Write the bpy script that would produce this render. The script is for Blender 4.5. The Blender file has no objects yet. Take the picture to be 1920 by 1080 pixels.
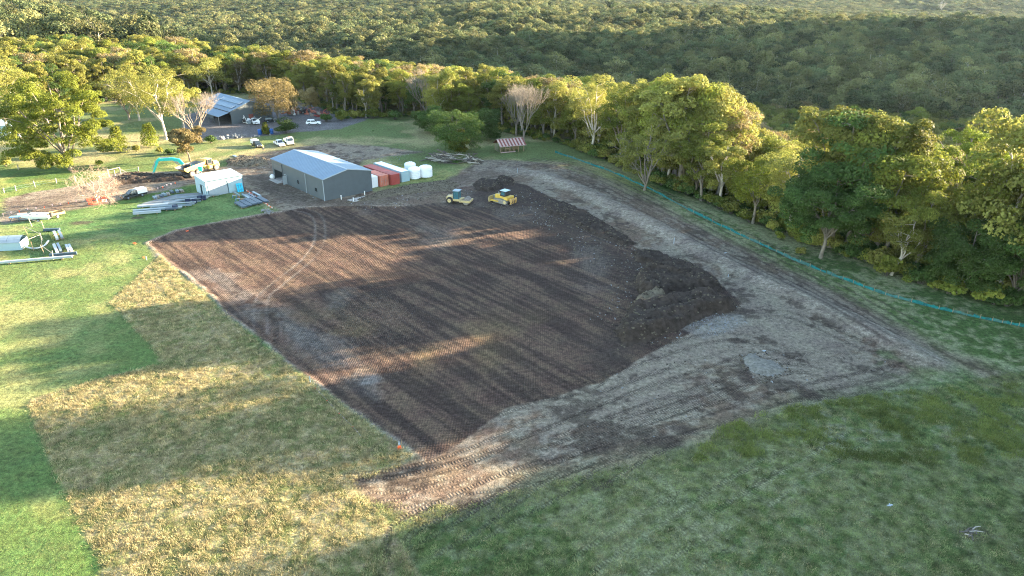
import bpy, math, random
import numpy as np
from mathutils import Vector, Matrix

# ------------------------------------------------------------------ camera, sky, sun, exposure
SC = bpy.context.scene
COL = SC.collection
R = math.radians
F_PX, TILT, CAM_H, ROLL = 1280.0, R(24.35), 46.0, R(0.8)
cam_d = bpy.data.cameras.new('camera')
cam_d.sensor_width = 36.0
cam_d.lens = 36.0 * F_PX / 1920.0
cam_d.clip_start = 1.0
cam_d.clip_end = 12000.0
cam = bpy.data.objects.new('camera', cam_d)
COL.objects.link(cam)
cam.matrix_world = Matrix.Translation((0, 0, CAM_H)) @ Matrix.Rotation(math.pi / 2 - TILT, 4, 'X') @ Matrix.Rotation(ROLL, 4, 'Z')
SC.camera = cam

SUN_AZ, SUN_EL = R(20.0), R(10.5)          # azimuth counted from +X towards +Y
SUN_DIR = Vector((math.cos(SUN_EL) * math.cos(SUN_AZ), math.cos(SUN_EL) * math.sin(SUN_AZ), math.sin(SUN_EL)))
W = bpy.data.worlds.new('World')
SC.world = W
W.use_nodes = True
wn = W.node_tree
wn.nodes.clear()
sky = wn.nodes.new('ShaderNodeTexSky')
sky.sky_type = 'NISHITA'
sky.sun_disc = False
sky.sun_elevation = SUN_EL
sky.sun_rotation = math.pi / 2 - SUN_AZ
sky.altitude = 100
sky.air_density = 1.0
sky.dust_density = .4
sky.ozone_density = .6
bg = wn.nodes.new('ShaderNodeBackground')
bg.inputs['Strength'].default_value = 0.09
wo = wn.nodes.new('ShaderNodeOutputWorld')
wn.links.new(sky.outputs[0], bg.inputs[0])
wn.links.new(bg.outputs[0], wo.inputs[0])
sun_d = bpy.data.lights.new('sun', 'SUN')
sun_d.energy = 5.0
sun_d.angle = R(0.55)
sun_d.color = (1.0, 0.80, 0.55)
sun = bpy.data.objects.new('sun', sun_d)
COL.objects.link(sun)
sun.location = (200, 80, 120)
sun.rotation_euler = SUN_DIR.to_track_quat('Z', 'Y').to_euler()
SC.view_settings.view_transform = 'Standard'
SC.view_settings.look = 'None'
SC.view_settings.exposure = 3.6
HAZE_D = .000016
SC.view_settings.gamma = 1.0
SC.view_settings.use_curve_mapping = False
SC.render.engine = 'CYCLES'
cy = SC.cycles
cy.use_denoising = True
cy.denoising_prefilter = 'NONE'
cy.denoising_input_passes = 'RGB_ALBEDO_NORMAL'
cy.filter_width = 1.1
cy.max_bounces = 5
cy.diffuse_bounces = 3
cy.glossy_bounces = 2
cy.transmission_bounces = 3
cy.transparent_max_bounces = 6
cy.volume_bounces = 0
cy.sample_clamp_indirect = 6.0

# ------------------------------------------------------------------ small tools
rnd = random.Random(7)
nrg = np.random.default_rng(11)

def at(u, v, z=0.0):
    """ground point (at height z) seen at photograph pixel u, v"""
    up, vp = u - 960.0, v - 540.0
    cr, sr = math.cos(ROLL), math.sin(ROLL)
    a = (cr * up + sr * vp) / F_PX
    b = (-sr * up + cr * vp) / F_PX
    c, s = math.cos(TILT), math.sin(TILT)
    t = (CAM_H - z) / (s + b * c)
    return np.array([t * a, t * (c - b * s)])

def P(*uv):
    return np.array([at(u, v) for u, v in uv])

def lattice(ix, iy, seed):
    h = (ix.astype(np.int64) * 374761393 + iy.astype(np.int64) * 668265263 + seed * 974711) & 0xFFFFFFFF
    h = ((h ^ (h >> 13)) * 1274126177) & 0xFFFFFFFF
    h = h ^ (h >> 16)
    return (h & 0xFFFF) / 65535.0

def vnoise(x, y, s, seed=0):
    x = np.asarray(x, float) / s; y = np.asarray(y, float) / s
    ix = np.floor(x); iy = np.floor(y)
    fx = x - ix; fy = y - iy
    fx = fx * fx * (3 - 2 * fx); fy = fy * fy * (3 - 2 * fy)
    a = lattice(ix, iy, seed); b = lattice(ix + 1, iy, seed)
    c = lattice(ix, iy + 1, seed); d = lattice(ix + 1, iy + 1, seed)
    return (a + (b - a) * fx) * (1 - fy) + (c + (d - c) * fx) * fy

def fbm(x, y, s, seed=0, octv=4):
    v = 0; a = 0.5; t = 0
    for k in range(octv):
        v = v + a * vnoise(x + 13.7 * k, y - 7.1 * k, s / 2 ** k, seed + k)
        t += a; a *= 0.5
    return v / t

def ss(x, a, b):
    t = np.clip((np.asarray(x, float) - a) / (b - a), 0, 1)
    return t * t * (3 - 2 * t)

def seg_dist(px, py, a, b):
    d = b - a; L2 = float(d @ d) + 1e-9
    t = np.clip(((px - a[0]) * d[0] + (py - a[1]) * d[1]) / L2, 0, 1)
    return np.hypot(px - a[0] - t * d[0], py - a[1] - t * d[1]), t

def poly_sd(px, py, poly):
    """signed distance to a polygon, negative inside"""
    px = np.asarray(px, float); py = np.asarray(py, float)
    dmin = np.full(px.shape, 1e9); ins = np.zeros(px.shape, bool)
    n = len(poly)
    for i in range(n):
        a = poly[i]; b = poly[(i + 1) % n]
        d, _ = seg_dist(px, py, a, b)
        dmin = np.minimum(dmin, d)
        if a[1] != b[1]:
            cond = (a[1] > py) != (b[1] > py)
            xi = a[0] + (py - a[1]) * (b[0] - a[0]) / (b[1] - a[1])
            ins ^= cond & (px < xi)
    return np.where(ins, -dmin, dmin)

def line_info(px, py, line):
    """distance to a polyline, length along it and signed offset across it"""
    best = np.full(px.shape, 1e9); al = np.zeros(px.shape); sg = np.zeros(px.shape)
    acc = 0.0
    for i in range(len(line) - 1):
        a, b = line[i], line[i + 1]
        d, t = seg_dist(px, py, a, b)
        L = float(np.hypot(*(b - a)))
        cr = ((b[0] - a[0]) * (py - a[1]) - (b[1] - a[1]) * (px - a[0])) / max(L, 1e-6)
        m = d < best
        best = np.where(m, d, best); al = np.where(m, acc + t * L, al); sg = np.where(m, np.sign(cr) * d, sg)
        acc += L
    return best, al, sg

def smooth_line(pts, n=6):
    pts = np.asarray(pts, float)
    if len(pts) < 3: return pts
    out = []
    q = np.vstack([2 * pts[0] - pts[1], pts, 2 * pts[-1] - pts[-2]])
    for i in range(1, len(q) - 2):
        for k in range(n):
            t = k / n
            out.append(0.5 * ((2 * q[i]) + (-q[i-1] + q[i+1]) * t + (2*q[i-1] - 5*q[i] + 4*q[i+1] - q[i+2]) * t*t + (-q[i-1] + 3*q[i] - 3*q[i+1] + q[i+2]) * t**3))
    out.append(q[-2])
    return np.array(out)

# ------------------------------------------------------------------ lie of the land
RIM = np.array([(-1500, 1500), (-640, 900), (-240, 420), (-155, 345), (-80, 312), (-31, 280), (16, 248), (52, 205), (82, 178), (130, 165), (230, 135), (380, 60), (480, -100), (520, -500)], float)
RIM_POLY = np.vstack([RIM, [(-3000, -500), (-3000, 1500)]])

def hgt(x, y):
    x = np.asarray(x, float); y = np.asarray(y, float)
    d = poly_sd(x, y, RIM_POLY) + 14 * (fbm(x, y, 90, 3, 2) - 0.5)
    z = -1.5 * ss(d, -45, -8) - 34 * ss(d, -8, 130)
    far = np.clip(d - 130, 0, None)
    z = z - 11 * ss(d, -62, 0) * ss(x, 22, 70) * (1 - ss(d, -8, 130) * .6)
    # beyond the creek the ground climbs again to a long ridge, lower on the right
    crest = 620 - 0.15 * np.clip(x, -400, 800)
    z = z + 0.058 * np.minimum(far, crest) - 0.03 * np.clip(far - crest, 0, 500) * ss(x, -150, 300)
    # spurs and gullies
    z = z + ss(far, 0, 120) * (26 * (fbm(x, y, 230, 21, 3) - 0.5))
    # hazy ranges far behind
    z = z + 95 * ss(y, 1500, 2300) * (0.55 + 0.6 * (fbm(x, y, 700, 5, 3) - .3)) + 150 * ss(y, 2800, 4200)
    # unseen hill right of the view, added and shaped to keep the valley in shade
    hill = np.interp(y, [330, 420, 514, 600, 660, 700, 770, 870, 990, 1200], [0, 50, 118, 152, 178, 184, 228, 250, 215, 0]) * ss(x - np.clip(y - 640, 0, 400) * .75, 600, 720) * (1 - ss(x, 1100, 1700))
    z = z + hill
    return z

# ------------------------------------------------------------------ object helpers
def link(o): COL.objects.link(o); return o

def tag(o, label=None, cat=None, group=None, kind=None):
    if label: o['label'] = label
    if cat: o['category'] = cat
    if group: o['group'] = group
    if kind: o['kind'] = kind
    return o

def empty(name, loc, rz=0.0, label=None, cat=None, group=None):
    o = bpy.data.objects.new(name, None)
    o.empty_display_size = 0.5
    o.location = loc; o.rotation_euler = (0, 0, rz)
    link(o); tag(o, label, cat, group)
    return o

def raw_mesh(name, verts, faces, mat=None, smooth=False):
    me = bpy.data.meshes.new(name)
    verts = np.asarray(verts, np.float32)
    me.vertices.add(len(verts)); me.vertices.foreach_set('co', verts.ravel())
    fa = np.asarray(faces, np.int32)
    k = fa.shape[1]
    me.loops.add(fa.size); me.loops.foreach_set('vertex_index', fa.ravel())
    me.polygons.add(len(fa))
    me.polygons.foreach_set('loop_start', np.arange(0, fa.size, k, dtype=np.int32))
    me.polygons.foreach_set('loop_total', np.full(len(fa), k, np.int32))
    if smooth: me.polygons.foreach_set('use_smooth', np.ones(len(fa), bool))
    if mat: me.materials.append(mat)
    me.update(calc_edges=True)
    return me

def copy_tree(o, loc=None, rz=None, scale=None, parent=None, **kw):
    c = o.copy(); link(c)
    if parent is not None: c.parent = parent
    if loc is not None: c.location = loc
    if rz is not None: c.rotation_euler = (0, 0, rz)
    if scale is not None: c.scale = (scale,) * 3 if not hasattr(scale, '__len__') else scale
    tag(c, **kw)
    for ch in list(o.children): copy_tree(ch, parent=c)
    return c

# ------------------------------------------------------------------ materials
def new_mat(name):
    m = bpy.data.materials.new(name); m.use_nodes = True
    return m, m.node_tree, m.node_tree.nodes['Principled BSDF']

def N(nt, typ, **kw):
    n = nt.nodes.new(typ)
    for k, v in kw.items():
        if k.startswith('i_'): n.inputs[int(k[2:]) if k[2:].isdigit() else k[2:]].default_value = v
        else: setattr(n, k, v)
    return n

_mats = {}
def mat(name, col, rough=0.6, metal=0.0, var=0.15, scale=3.0, dirt=0.0, dirtcol=(0.16, 0.12, 0.09), rust=0.0, bump=0.0, spec=0.4):
    """painted or weathered surface: colour with patchy wear, streaks and a little dirt"""
    if name in _mats: return _mats[name]
    m, nt, b = new_mat(name)
    tc = N(nt, 'ShaderNodeTexCoord')
    n1 = N(nt, 'ShaderNodeTexNoise', i_Scale=scale, i_Detail=5.0, i_Roughness=0.6)
    nt.links.new(tc.outputs['Object'], n1.inputs['Vector'])
    rp = N(nt, 'ShaderNodeMapRange', i_1=0.3, i_2=0.7, i_3=1 - var, i_4=1 + var)
    nt.links.new(n1.outputs['Fac'], rp.inputs['Value'])
    mul = N(nt, 'ShaderNodeVectorMath', operation='SCALE')
    mul.inputs[0].default_value = col
    nt.links.new(rp.outputs[0], mul.inputs['Scale'])
    out = mul.outputs[0]
    if dirt > 0:
        n2 = N(nt, 'ShaderNodeTexNoise', i_Scale=scale * 0.6, i_Detail=8.0, i_Roughness=0.7)
        nt.links.new(tc.outputs['Object'], n2.inputs['Vector'])
        r2 = N(nt, 'ShaderNodeMapRange', i_1=0.62 - dirt * 0.3, i_2=0.75, i_3=0.0, i_4=min(1, dirt * 1.2))
        nt.links.new(n2.outputs['Fac'], r2.inputs['Value'])
        mx = N(nt, 'ShaderNodeMixRGB'); mx.inputs[2].default_value = (*dirtcol, 1)
        nt.links.new(r2.outputs[0], mx.inputs[0]); nt.links.new(out, mx.inputs[1])
        out = mx.outputs[0]
    nt.links.new(out, b.inputs['Base Color'])
    b.inputs['Roughness'].default_value = rough
    b.inputs['Metallic'].default_value = metal
    b.inputs['Specular IOR Level'].default_value = spec
    if bump > 0:
        bp = N(nt, 'ShaderNodeBump', i_Strength=1.0, i_Distance=bump)
        nt.links.new(n1.outputs['Fac'], bp.inputs['Height'])
        nt.links.new(bp.outputs[0], b.inputs['Normal'])
    _mats[name] = m
    return m
# ------------------------------------------------------------------ the ground sheet
ROW_DIR = P((285, 455), (775, 855)); ROW_DIR = (ROW_DIR[1] - ROW_DIR[0]); ROW_DIR = ROW_DIR / np.hypot(*ROW_DIR)
ROW_N = np.array([-ROW_DIR[1], ROW_DIR[0]])

def axis_coords(segs):
    out = [segs[0][0]]
    for a, b, s in segs:
        n = max(1, int(round((b - a) / s)))
        out += list(a + (b - a) * (np.arange(1, n + 1) / n))
    return np.array(out)
gx = axis_coords([(-6000, -2500, 500), (-2500, -1000, 60), (-1000, -420, 14), (-420, -170, 2.5), (-170, -84, .9), (-84, 74, .32), (74, 130, .8), (130, 300, 3), (300, 1000, 14), (1000, 2500, 60), (2500, 6000, 500)])
gy = axis_coords([(-1200, -200, 100), (-200, 20, 12), (20, 38, 2), (38, 168, .32), (168, 270, .75), (270, 420, 2.5), (420, 1000, 14), (1000, 3000, 50), (3000, 7000, 400)])
GX, GY = np.meshgrid(gx, gy)
GXr, GYr = GX.ravel(), GY.ravel()
NV = GXr.size
GZ = hgt(GXr, GYr)
near = np.nonzero((GXr > -190) & (GXr < 130) & (GYr > 20) & (GYr < 330))[0]
x, y = GXr[near], GYr[near]
w1 = (fbm(x, y, 6, 41, 4) - 0.5)          # used to fray the edges of the areas
w2 = (fbm(x, y, 1.6, 42, 3) - 0.5)
w3 = (fbm(x, y, 22, 43, 3) - 0.5)
w0 = (vnoise(x, y, .5, 44) - .5)

PAD = P((272, 455), (330, 432), (420, 415), (520, 398), (575, 388), (650, 386), (760, 386), (840, 378), (862, 352), (930, 340), (985, 346), (1050, 378), (1150, 436), (1250, 500), (1330, 510), (1392, 570), (1300, 622), (1235, 655), (1130, 715), (950, 770), (870, 830), (800, 868), (775, 852), (650, 762), (560, 694), (430, 590), (350, 515))
EARTH = P((272, 455), (290, 448), (420, 414), (520, 396), (500, 385), (455, 362), (450, 352), (360, 347), (200, 382), (0, 424), (0, 372), (150, 345), (230, 322), (330, 322), (420, 312), (470, 292), (500, 285), (560, 275), (620, 268), (720, 275), (800, 285), (690, 300), (640, 330), (700, 362), (760, 347), (835, 338), (900, 300), (960, 300), (1040, 308), (1110, 330), (1250, 395), (1400, 470), (1560, 545), (1700, 625), (1770, 680), (1720, 715), (1480, 760), (1400, 800), (1280, 838), (1130, 880), (1000, 905), (900, 960), (770, 975), (700, 935), (660, 900), (740, 875), (775, 852), (650, 765), (560, 697), (430, 596), (345, 520))
BERM = smooth_line(P((945, 318), (1010, 328), (1100, 362), (1200, 412), (1300, 462), (1400, 512), (1500, 556), (1600, 606), (1680, 645), (1735, 678)))
STRIP = P((1010, 300), (1060, 303), (1150, 335), (1230, 372), (1330, 425), (1450, 485), (1600, 560), (1740, 640), (1900, 700), (1910, 740), (1760, 680), (1560, 560), (1400, 475), (1200, 380), (1060, 315))
ROAD = smooth_line(P((-60, 400), (80, 376), (230, 343), (330, 335), (430, 322), (500, 300), (560, 285)))
ROAD2 = smooth_line(P((480, 330), (520, 352), (580, 378), (680, 378), (780, 362), (860, 338), (930, 322)))
GRAVEL = P((325, 268), (400, 264), (470, 258), (560, 248), (640, 242), (720, 212), (640, 190), (480, 180), (350, 215))
LONG = P((205, 568), (240, 535), (300, 478), (345, 520), (430, 596), (560, 700), (775, 855), (740, 880), (660, 905), (700, 940), (800, 1100), (190, 1100), (186, 1045), (150, 985), (118, 920), (85, 840), (52, 765), (62, 748), (180, 712), (300, 682), (285, 650), (245, 610))
LUSH = P((235, 385), (300, 365), (440, 362), (500, 388), (480, 405), (350, 425), (250, 440), (130, 440), (30, 425), (0, 440), (0, 415), (150, 388))
sdp = poly_sd(x, y, PAD) + 1.1 * w1 + .5 * w2
sde = poly_sd(x, y, EARTH) + 2.6 * w1 + 1.2 * w2
sdl = poly_sd(x, y, LONG) + .7 * w1 + .5 * w2
sdlush = poly_sd(x, y, LUSH) + 3 * w1
sdstrip = poly_sd(x, y, STRIP) + 3.5 * w1 + 1.5 * w2
sdgr = poly_sd(x, y, GRAVEL) + 2.0 * w1 + w2
db, ab, sb = line_info(x, y, BERM)
dr, ar, sr_ = line_info(x, y, ROAD)
dr2, ar2, sr2 = line_info(x, y, ROAD2)
pad = ss(-sdp, -.15, .25)
nearw = (1 - ss(y, 76, 100)) * ss(x, -14, 2)
earth = np.maximum(ss(-sde + nearw * 3.5 * (w1 + .8 * w2), -.7 - 3.2 * nearw, 1.0 + 2.5 * nearw), pad)
longg = ss(-sdl, -.15, .25) * (1 - earth)
strip = ss(-sdstrip, -2, 3)
grav = ss(-sdgr, -.5, .5)
berm = ss(3.0 - db + 2.2 * w1 + .8 * w2, -.8, 1.2)

C = lambda *c: np.array(c)
def mixc(a, b, f):
    f = np.asarray(f)[:, None] if np.ndim(f) else f
    return a * (1 - f) + b * f
n_a = fbm(x, y, 3.0, 51, 4); n_b = fbm(x, y, 14, 52, 4); n_c = fbm(x, y, .9, 53, 2); n_d = fbm(x, y, 35, 54, 3)
# grass: mown paddock on the left, weeds on the right
g_green = C(.058, .105, .026); g_yell = C(.165, .18, .055); g_straw = C(.27, .215, .115); g_dark = C(.038, .075, .022)
col = mixc(g_green, g_yell, ss(n_b + .35 * (n_a - .5), .42, .62)) * 1.0
col = mixc(col, g_dark, .6 * ss(n_a, .55, .72))
leftness = ss(-(x + 30), 0, 30) * ss(-(y - 150), 0, 30)
col = mixc(col, mixc(C(.088, .125, .04), C(.185, .185, .075), ss(n_b + .4 * (n_a - .5), .38, .6)), .75 * leftness)
# right-hand weedy ground, greyer and rougher
rightw = ss(x + .55 * (y - 50), -17, -5) * (1 - ss(y, 150, 170))
col = mixc(col, mixc(C(.058, .092, .028), C(.19, .195, .11), ss(.45 * n_b + .55 * n_c, .40, .60)), .85 * rightw)
WEED = P((1400, 790), (1500, 755), (1720, 720), (1920, 700), (1930, 860), (1700, 850), (1500, 830))
sdw = poly_sd(x, y, WEED) + 3 * w1
weed = ss(-sdw, -2, 2)
col = mixc(col, mixc(C(.065, .105, .033), C(.18, .185, .12), ss(n_c * .6 + n_a * .4, .5, .62)), .8 * weed)
# open paddock beyond the shed: olive with dry patches
back = ss(y, 165, 185)
col = mixc(col, mixc(C(.10, .12, .045), C(.22, .19, .10), ss(n_b, .42, .62)), .75 * back)
# long dry grass
lg = mixc(C(.12, .125, .045), C(.34, .27, .15), ss(.55 * n_c + .45 * n_a, .40, .60))
col = mixc(col, lg, longg)
lush = ss(-sdlush, -1, 1.5)
col = mixc(col, mixc(C(.055, .11, .034), C(.095, .15, .05), ss(n_a, .3, .6)), .85 * lush)
# bare earth
e_grey = C(.17, .142, .108); e_brown = C(.12, .088, .062); e_dark = C(.05, .038, .030)
ec = mixc(e_grey, e_brown, ss(n_b + .5 * (n_c - .5), .5, .66))
ec = mixc(ec, e_dark, .75 * ss(n_a + .5 * (n_c - .5), .57, .7))
ec = mixc(ec, C(.075, .10, .04), .55 * ss(n_d + .6 * (n_a - .5), .56, .66) * ss(-(y - 100), 0, 20))
roadm = ss(3.6 - dr + w1 * 3, 0, 1.5) + ss(4.6 - dr2 + w1 * 3, 0, 2)
roadm = np.clip(roadm, 0, 1)
ec = mixc(ec, mixc(C(.075, .056, .042), C(.14, .11, .085), ss(n_c, .4, .65)), .75 * roadm)
mixe = np.clip(earth, 0, 1)
# thin, scuffed transition to grass where machines have driven
col = mixc(col, ec, mixe)
stc = mixc(C(.17, .135, .10), C(.075, .055, .04), ss(fbm(x + y * .2, y * .35, 1.2, 61, 3), .48, .62))
col = mixc(col, stc, .85 * strip * ss(n_a * .6 + n_b * .4, .28, .44) * (1 - berm))
col = mixc(col, mixc(C(.235, .20, .158), C(.16, .132, .105), ss(n_c * .5 + n_a * .5, .3, .65)), .85 * berm)
# compacted fill: dark brown, chocolate to ochre
across = x * ROW_N[0] + y * ROW_N[1] + .35 * w1
along = x * ROW_DIR[0] + y * ROW_DIR[1]
band = vnoise(across, along * .03, 1.4, 71) * .3 + vnoise(across, along * .06, .45, 72) * .45 + fbm(x, y, 5, 74, 3) * .25
pc = mixc(C(.088, .058, .041), C(.038, .026, .021), ss(band, .38, .62))
pc = mixc(pc, C(.15, .105, .05), .55 * ss(fbm(x, y, 16, 73, 3), .52, .66) * ss(-(y - 92), -5, 12))
PALE = P((345, 510), (420, 500), (560, 590), (740, 720), (700, 760), (600, 690), (480, 600))
pc = mixc(pc, C(.19, .175, .16), .3 * ss(-(poly_sd(x, y, PALE) + 5 * w1 + 2 * w2), -2, 3) * ss(n_a, .3, .5))
pc = mixc(pc, C(.2, .19, .18), .45 * ss(1.8 - np.hypot(x - at(690, 712)[0], y - at(690, 712)[1]) + 3 * w2, 0, 1.5))
DARK = P((800, 380), (930, 345), (1010, 350), (1100, 420), (1200, 480), (1330, 520), (1390, 575), (1240, 655), (1130, 700), (1080, 640), (1180, 600), (1150, 520), (1000, 440), (900, 395))
pc = mixc(pc, C(.04, .03, .025), .75 * ss(-(poly_sd(x, y, DARK) + 6 * w1), -2, 4))
pc = mixc(pc, C(.16, .14, .12), .6 * ss(n_b, .62, .75) * .4)
col = mixc(col, pc, pad)
# edge of the fill: a pale lip
lip = np.exp(-((sdp) / .38) ** 2) * ss(-(x + 8), 0, 4) * ss(n_a, .3, .6)
col = mixc(col, C(.24, .20, .165), .7 * lip)
col = mixc(col, mixc(C(.14, .13, .13), C(.085, .08, .08), n_a), grav)
SPOIL1 = P((1275, 615), (1330, 590), (1385, 590), (1405, 605), (1370, 622), (1320, 635))
sg1 = ss(-(poly_sd(x, y, SPOIL1) + 1.2 * w2), -.5, .5)
col = mixc(col, C(.19, .18, .16), .5 * sg1)

# --- wheel and track marks: every one a curve on the ground
TR = []
def tr(w, dark, cleat, *uv, depth=.04, smooth=True):
    TR.append((smooth_line(P(*uv)) if smooth else P(*uv), w, dark, cleat, depth))
def pair(gap, w, dark, cleat, *uv, depth=.04):
    L = smooth_line(P(*uv)); d = np.gradient(L, axis=0); nrm = np.c_[-d[:, 1], d[:, 0]] / np.hypot(d[:, 0], d[:, 1])[:, None]
    TR.append((L + nrm * gap / 2, w, dark, cleat, depth)); TR.append((L - nrm * gap / 2, w, dark, cleat, depth))
for dy in (0, 27, 61, 95):       # crawler tracks fanning over the near corner
    pair(2.1, .55, .33, 1, (640 + dy, 905 + dy * .35), (760, 890 + dy * .5), (880, 855 + dy * .6), (1000, 800 + dy), (1200, 720 + dy * 1.1), (1400, 655 + dy * 1.2))
pair(2.1, .6, .55, 1, (720, 1010), (790, 975), (880, 930), (1010, 880), (1150, 850), (1320, 790), (1500, 735), (1700, 690))
pair(2.1, .6, .5, 1, (800, 1030), (880, 985), (960, 930), (1040, 880), (1180, 830))
pair(2.1, .6, .6, 1, (760, 1078), (745, 1020), (760, 985), (840, 950))
pair(2.1, .55, .45, 1, (860, 1060), (960, 1000), (1060, 945), (1150, 880), (1260, 820))
for a in ((1180, 640), (1300, 700), (1440, 660)):
    pair(2.1, .6, .22, 1, (a[0] - 250, a[1] + 130), (a[0], a[1] + 40), (a[0] + 180, a[1] - 10), (a[0] + 330, a[1] + 30))
pair(1.9, .5, .45, 1, (1010, 760), (1100, 745), (1150, 715), (1130, 690), (1070, 690))       # turning circles
pair(1.9, .5, .35, 1, (500, 660), (505, 610), (490, 570), (540, 545), (620, 500), (700, 470))
pair(1.9, .4, -.35, 0, (488, 625), (490, 560), (520, 530), (580, 480), (600, 440), (590, 400), (540, 388))
for k in range(7):                    # ruts along the strip inside the silt fence
    o = k * 9
    pair(1.9, .45, .75, 0, (960 + o, 305 - o * .2), (1080 + o, 330 - o * .3), (1220 + o, 400 - o * .5), (1340 + o, 470 - o * .6), (1500 + o, 555 - o * .7), (1660 + o, 650 - o * .8), depth=.07)
pair(2.0, .5, .4, 0, (1300, 440), (1420, 500), (1560, 580), (1720, 670), (1850, 745), depth=.03)
pair(2.1, .6, .35, 1, (1390, 590), (1480, 590), (1600, 640), (1700, 690), (1600, 730), (1450, 745))
# the drive at top left and its ruts
for k in range(4):
    pair(1.7, .4, .5, 0, (-20, 385 + 9 * k), (90, 362 + 9 * k), (230, 336 + 6 * k), (330, 328 + 5 * k), (440, 318 + 4 * k), (500, 300 + 4 * k), (560, 282 + 3 * k), depth=.06)
for k in range(5):
    pair(1.8, .4, .45, 0, (470, 318 + 4 * k), (510, 345 + 4 * k), (570, 372 + 3 * k), (670, 384 - 2 * k), (780, 366 - 4 * k), (870, 336 - 4 * k), (940, 320 - 3 * k), depth=.06)
for k in range(3):
    pair(1.8, .45, .5, 0, (560, 282 - 3 * k), (640, 272 - 4 * k), (730, 274 - 4 * k), (800, 290 - 3 * k), (880, 296 - k), (960, 306))
# trailer and ute wheel marks in the paddock
pair(1.6, .22, .35, 0, (70, 480), (100, 520), (140, 522), (170, 500), (188, 470), (170, 445), (120, 440))
pair(1.6, .22, .35, 0, (0, 560), (90, 530), (160, 500), (205, 475), (215, 450), (160, 425), (80, 418))
pair(1.6, .22, .3, 0, (0, 590), (110, 545), (200, 500), (240, 470), (300, 448))
pair(1.6, .3, .5, 0, (0, 428), (80, 428), (160, 418), (260, 425), (400, 412), depth=.05)
pair(1.6, .25, .45, 0, (70, 432), (140, 425), (230, 432), (290, 440))
for k in range(5):
    pair(1.5, .2, .3, 0, (140 + 14 * k, 458 + k), (165 + 16 * k, 450), (190 + 18 * k, 455), (200 + 18 * k, 468))
pair(1.6, .25, .22, 0, (240, 480), (330, 560), (420, 650), (520, 730))
pair(1.7, .3, .3, 0, (1620, 1080), (1500, 960), (1380, 900))
for u0, v0 in ((1150, 1000), (1320, 930), (1480, 880), (1250, 1060)):
    pair(2.1, .6, .3, 1, (u0 - 60, v0 + 60), (u0 + 30, v0), (u0 + 130, v0 - 60))
pair(1.8, .35, .28, 0, (1180, 880), (1300, 960), (1420, 1080))
pair(1.8, .35, .25, 0, (1500, 780), (1640, 800), (1800, 790), (1930, 760))
trk = np.zeros(x.size); cleat = np.zeros(x.size); tdep = np.zeros(x.size); tlight = np.zeros(x.size)
ta = along.copy(); tb = across.copy()
for L, w, dk, cl, dep in TR:
    lo = L.min(0) - 2; hi = L.max(0) + 2
    m = np.nonzero((x > lo[0]) & (x < hi[0]) & (y > lo[1]) & (y < hi[1]))[0]
    if not len(m): continue
    d, al, sg = line_info(x[m], y[m], L)
    fade = .55 + .9 * (vnoise(al, sg * 0, 7, int(al.size) % 97) - .35)
    f = ss(w / 2 + .12 - d, 0, .22) * np.clip(fade, .1, 1)
    if dk > 0: trk[m] = np.maximum(trk[m], f * dk)
    else: tlight[m] = np.maximum(tlight[m], -f * dk)
    tdep[m] = np.maximum(tdep[m], f * dep)
    if cl:
        mm = f > .15
        cleat[m] = np.maximum(cleat[m], f)
        ta[m] = np.where(mm, al, ta[m]); tb[m] = np.where(mm, sg * 0, tb[m])
soft = np.where(grav > .5, .2, 1.0)
col = mixc(col, np.broadcast_to(C(.055, .042, .034), col.shape), np.clip(trk * 1.0, 0, .85) * soft)
col = mixc(col, np.broadcast_to(C(.2, .18, .16), col.shape), np.clip(tlight, 0, .8))
# scattered dark clods on the grey ground
for (u, v, r) in ((1240, 828, 1.7), (1205, 812, 1.1), (1120, 910, 1.5), (1290, 805, 1.2), (885, 945, .9), (1335, 778, .9), (1155, 745, .8), (1143, 782, .9), (770, 880, 1.1), (1380, 640, 1.6), (1470, 720, 2.0), (1520, 740, 1.6), (260, 408, 1.4), (155, 418, 1.8), (1830, 1000, 1.3)):
    cx, cy_ = at(u, v)
    q = ss(r - np.hypot((x - cx) * .7, (y - cy_) * 1.2) + 1.6 * w1 + 1.5 * w2, 0, .6)
    col = mixc(col, np.broadcast_to(C(.05, .038, .03), col.shape), .8 * q)

# --- relief
z = GZ[near]
z = z + .10 * (w1 + .5) * .3 + .05 * w2 * (1 - pad)
z = z + pad * (.075 * (np.abs((((across + .25 * (vnoise(across, along, 9, 77) - .5)) / 2.05) % 1) - .5) * 2) ** 9 * (.15 + 1.3 * vnoise(np.floor(across / 2.05 + .5) * 31.7, along, 14, 78)) + .05 * (np.abs(((across / .68) % 1) - .5) * 2) ** 2 * vnoise(across, along, 3, 79) + .045 * (band - .5) + .03 * w0)
z = z + pad * .12 * ss(-(poly_sd(x, y, DARK) + 3 * w1), 0, 4) * (fbm(x, y, 1.3, 81, 3) - .4) * 2.2
z = z + earth * (1 - pad) * (.05 * w2 + .03 * w0 + .05 * roadm * w1)
z = z + .75 * np.exp(-(db / 2.6) ** 2) * ss(ab, 0, 15)                       # long earth bank
z = z + .18 * lip + .05 * longg * w2 * 2
z = z - tdep * (1 + .3 * w0)
z = z + .10 * weed * n_c
# the fill has been cut a little into the paddock on the left: a small batter
z = z - .25 * pad * ss(-(x + 5), 0, 20) * ss(-sdp, -.1, .9)
GZ[near] = z
from_near = np.zeros(NV, bool); from_near[near] = True

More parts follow.
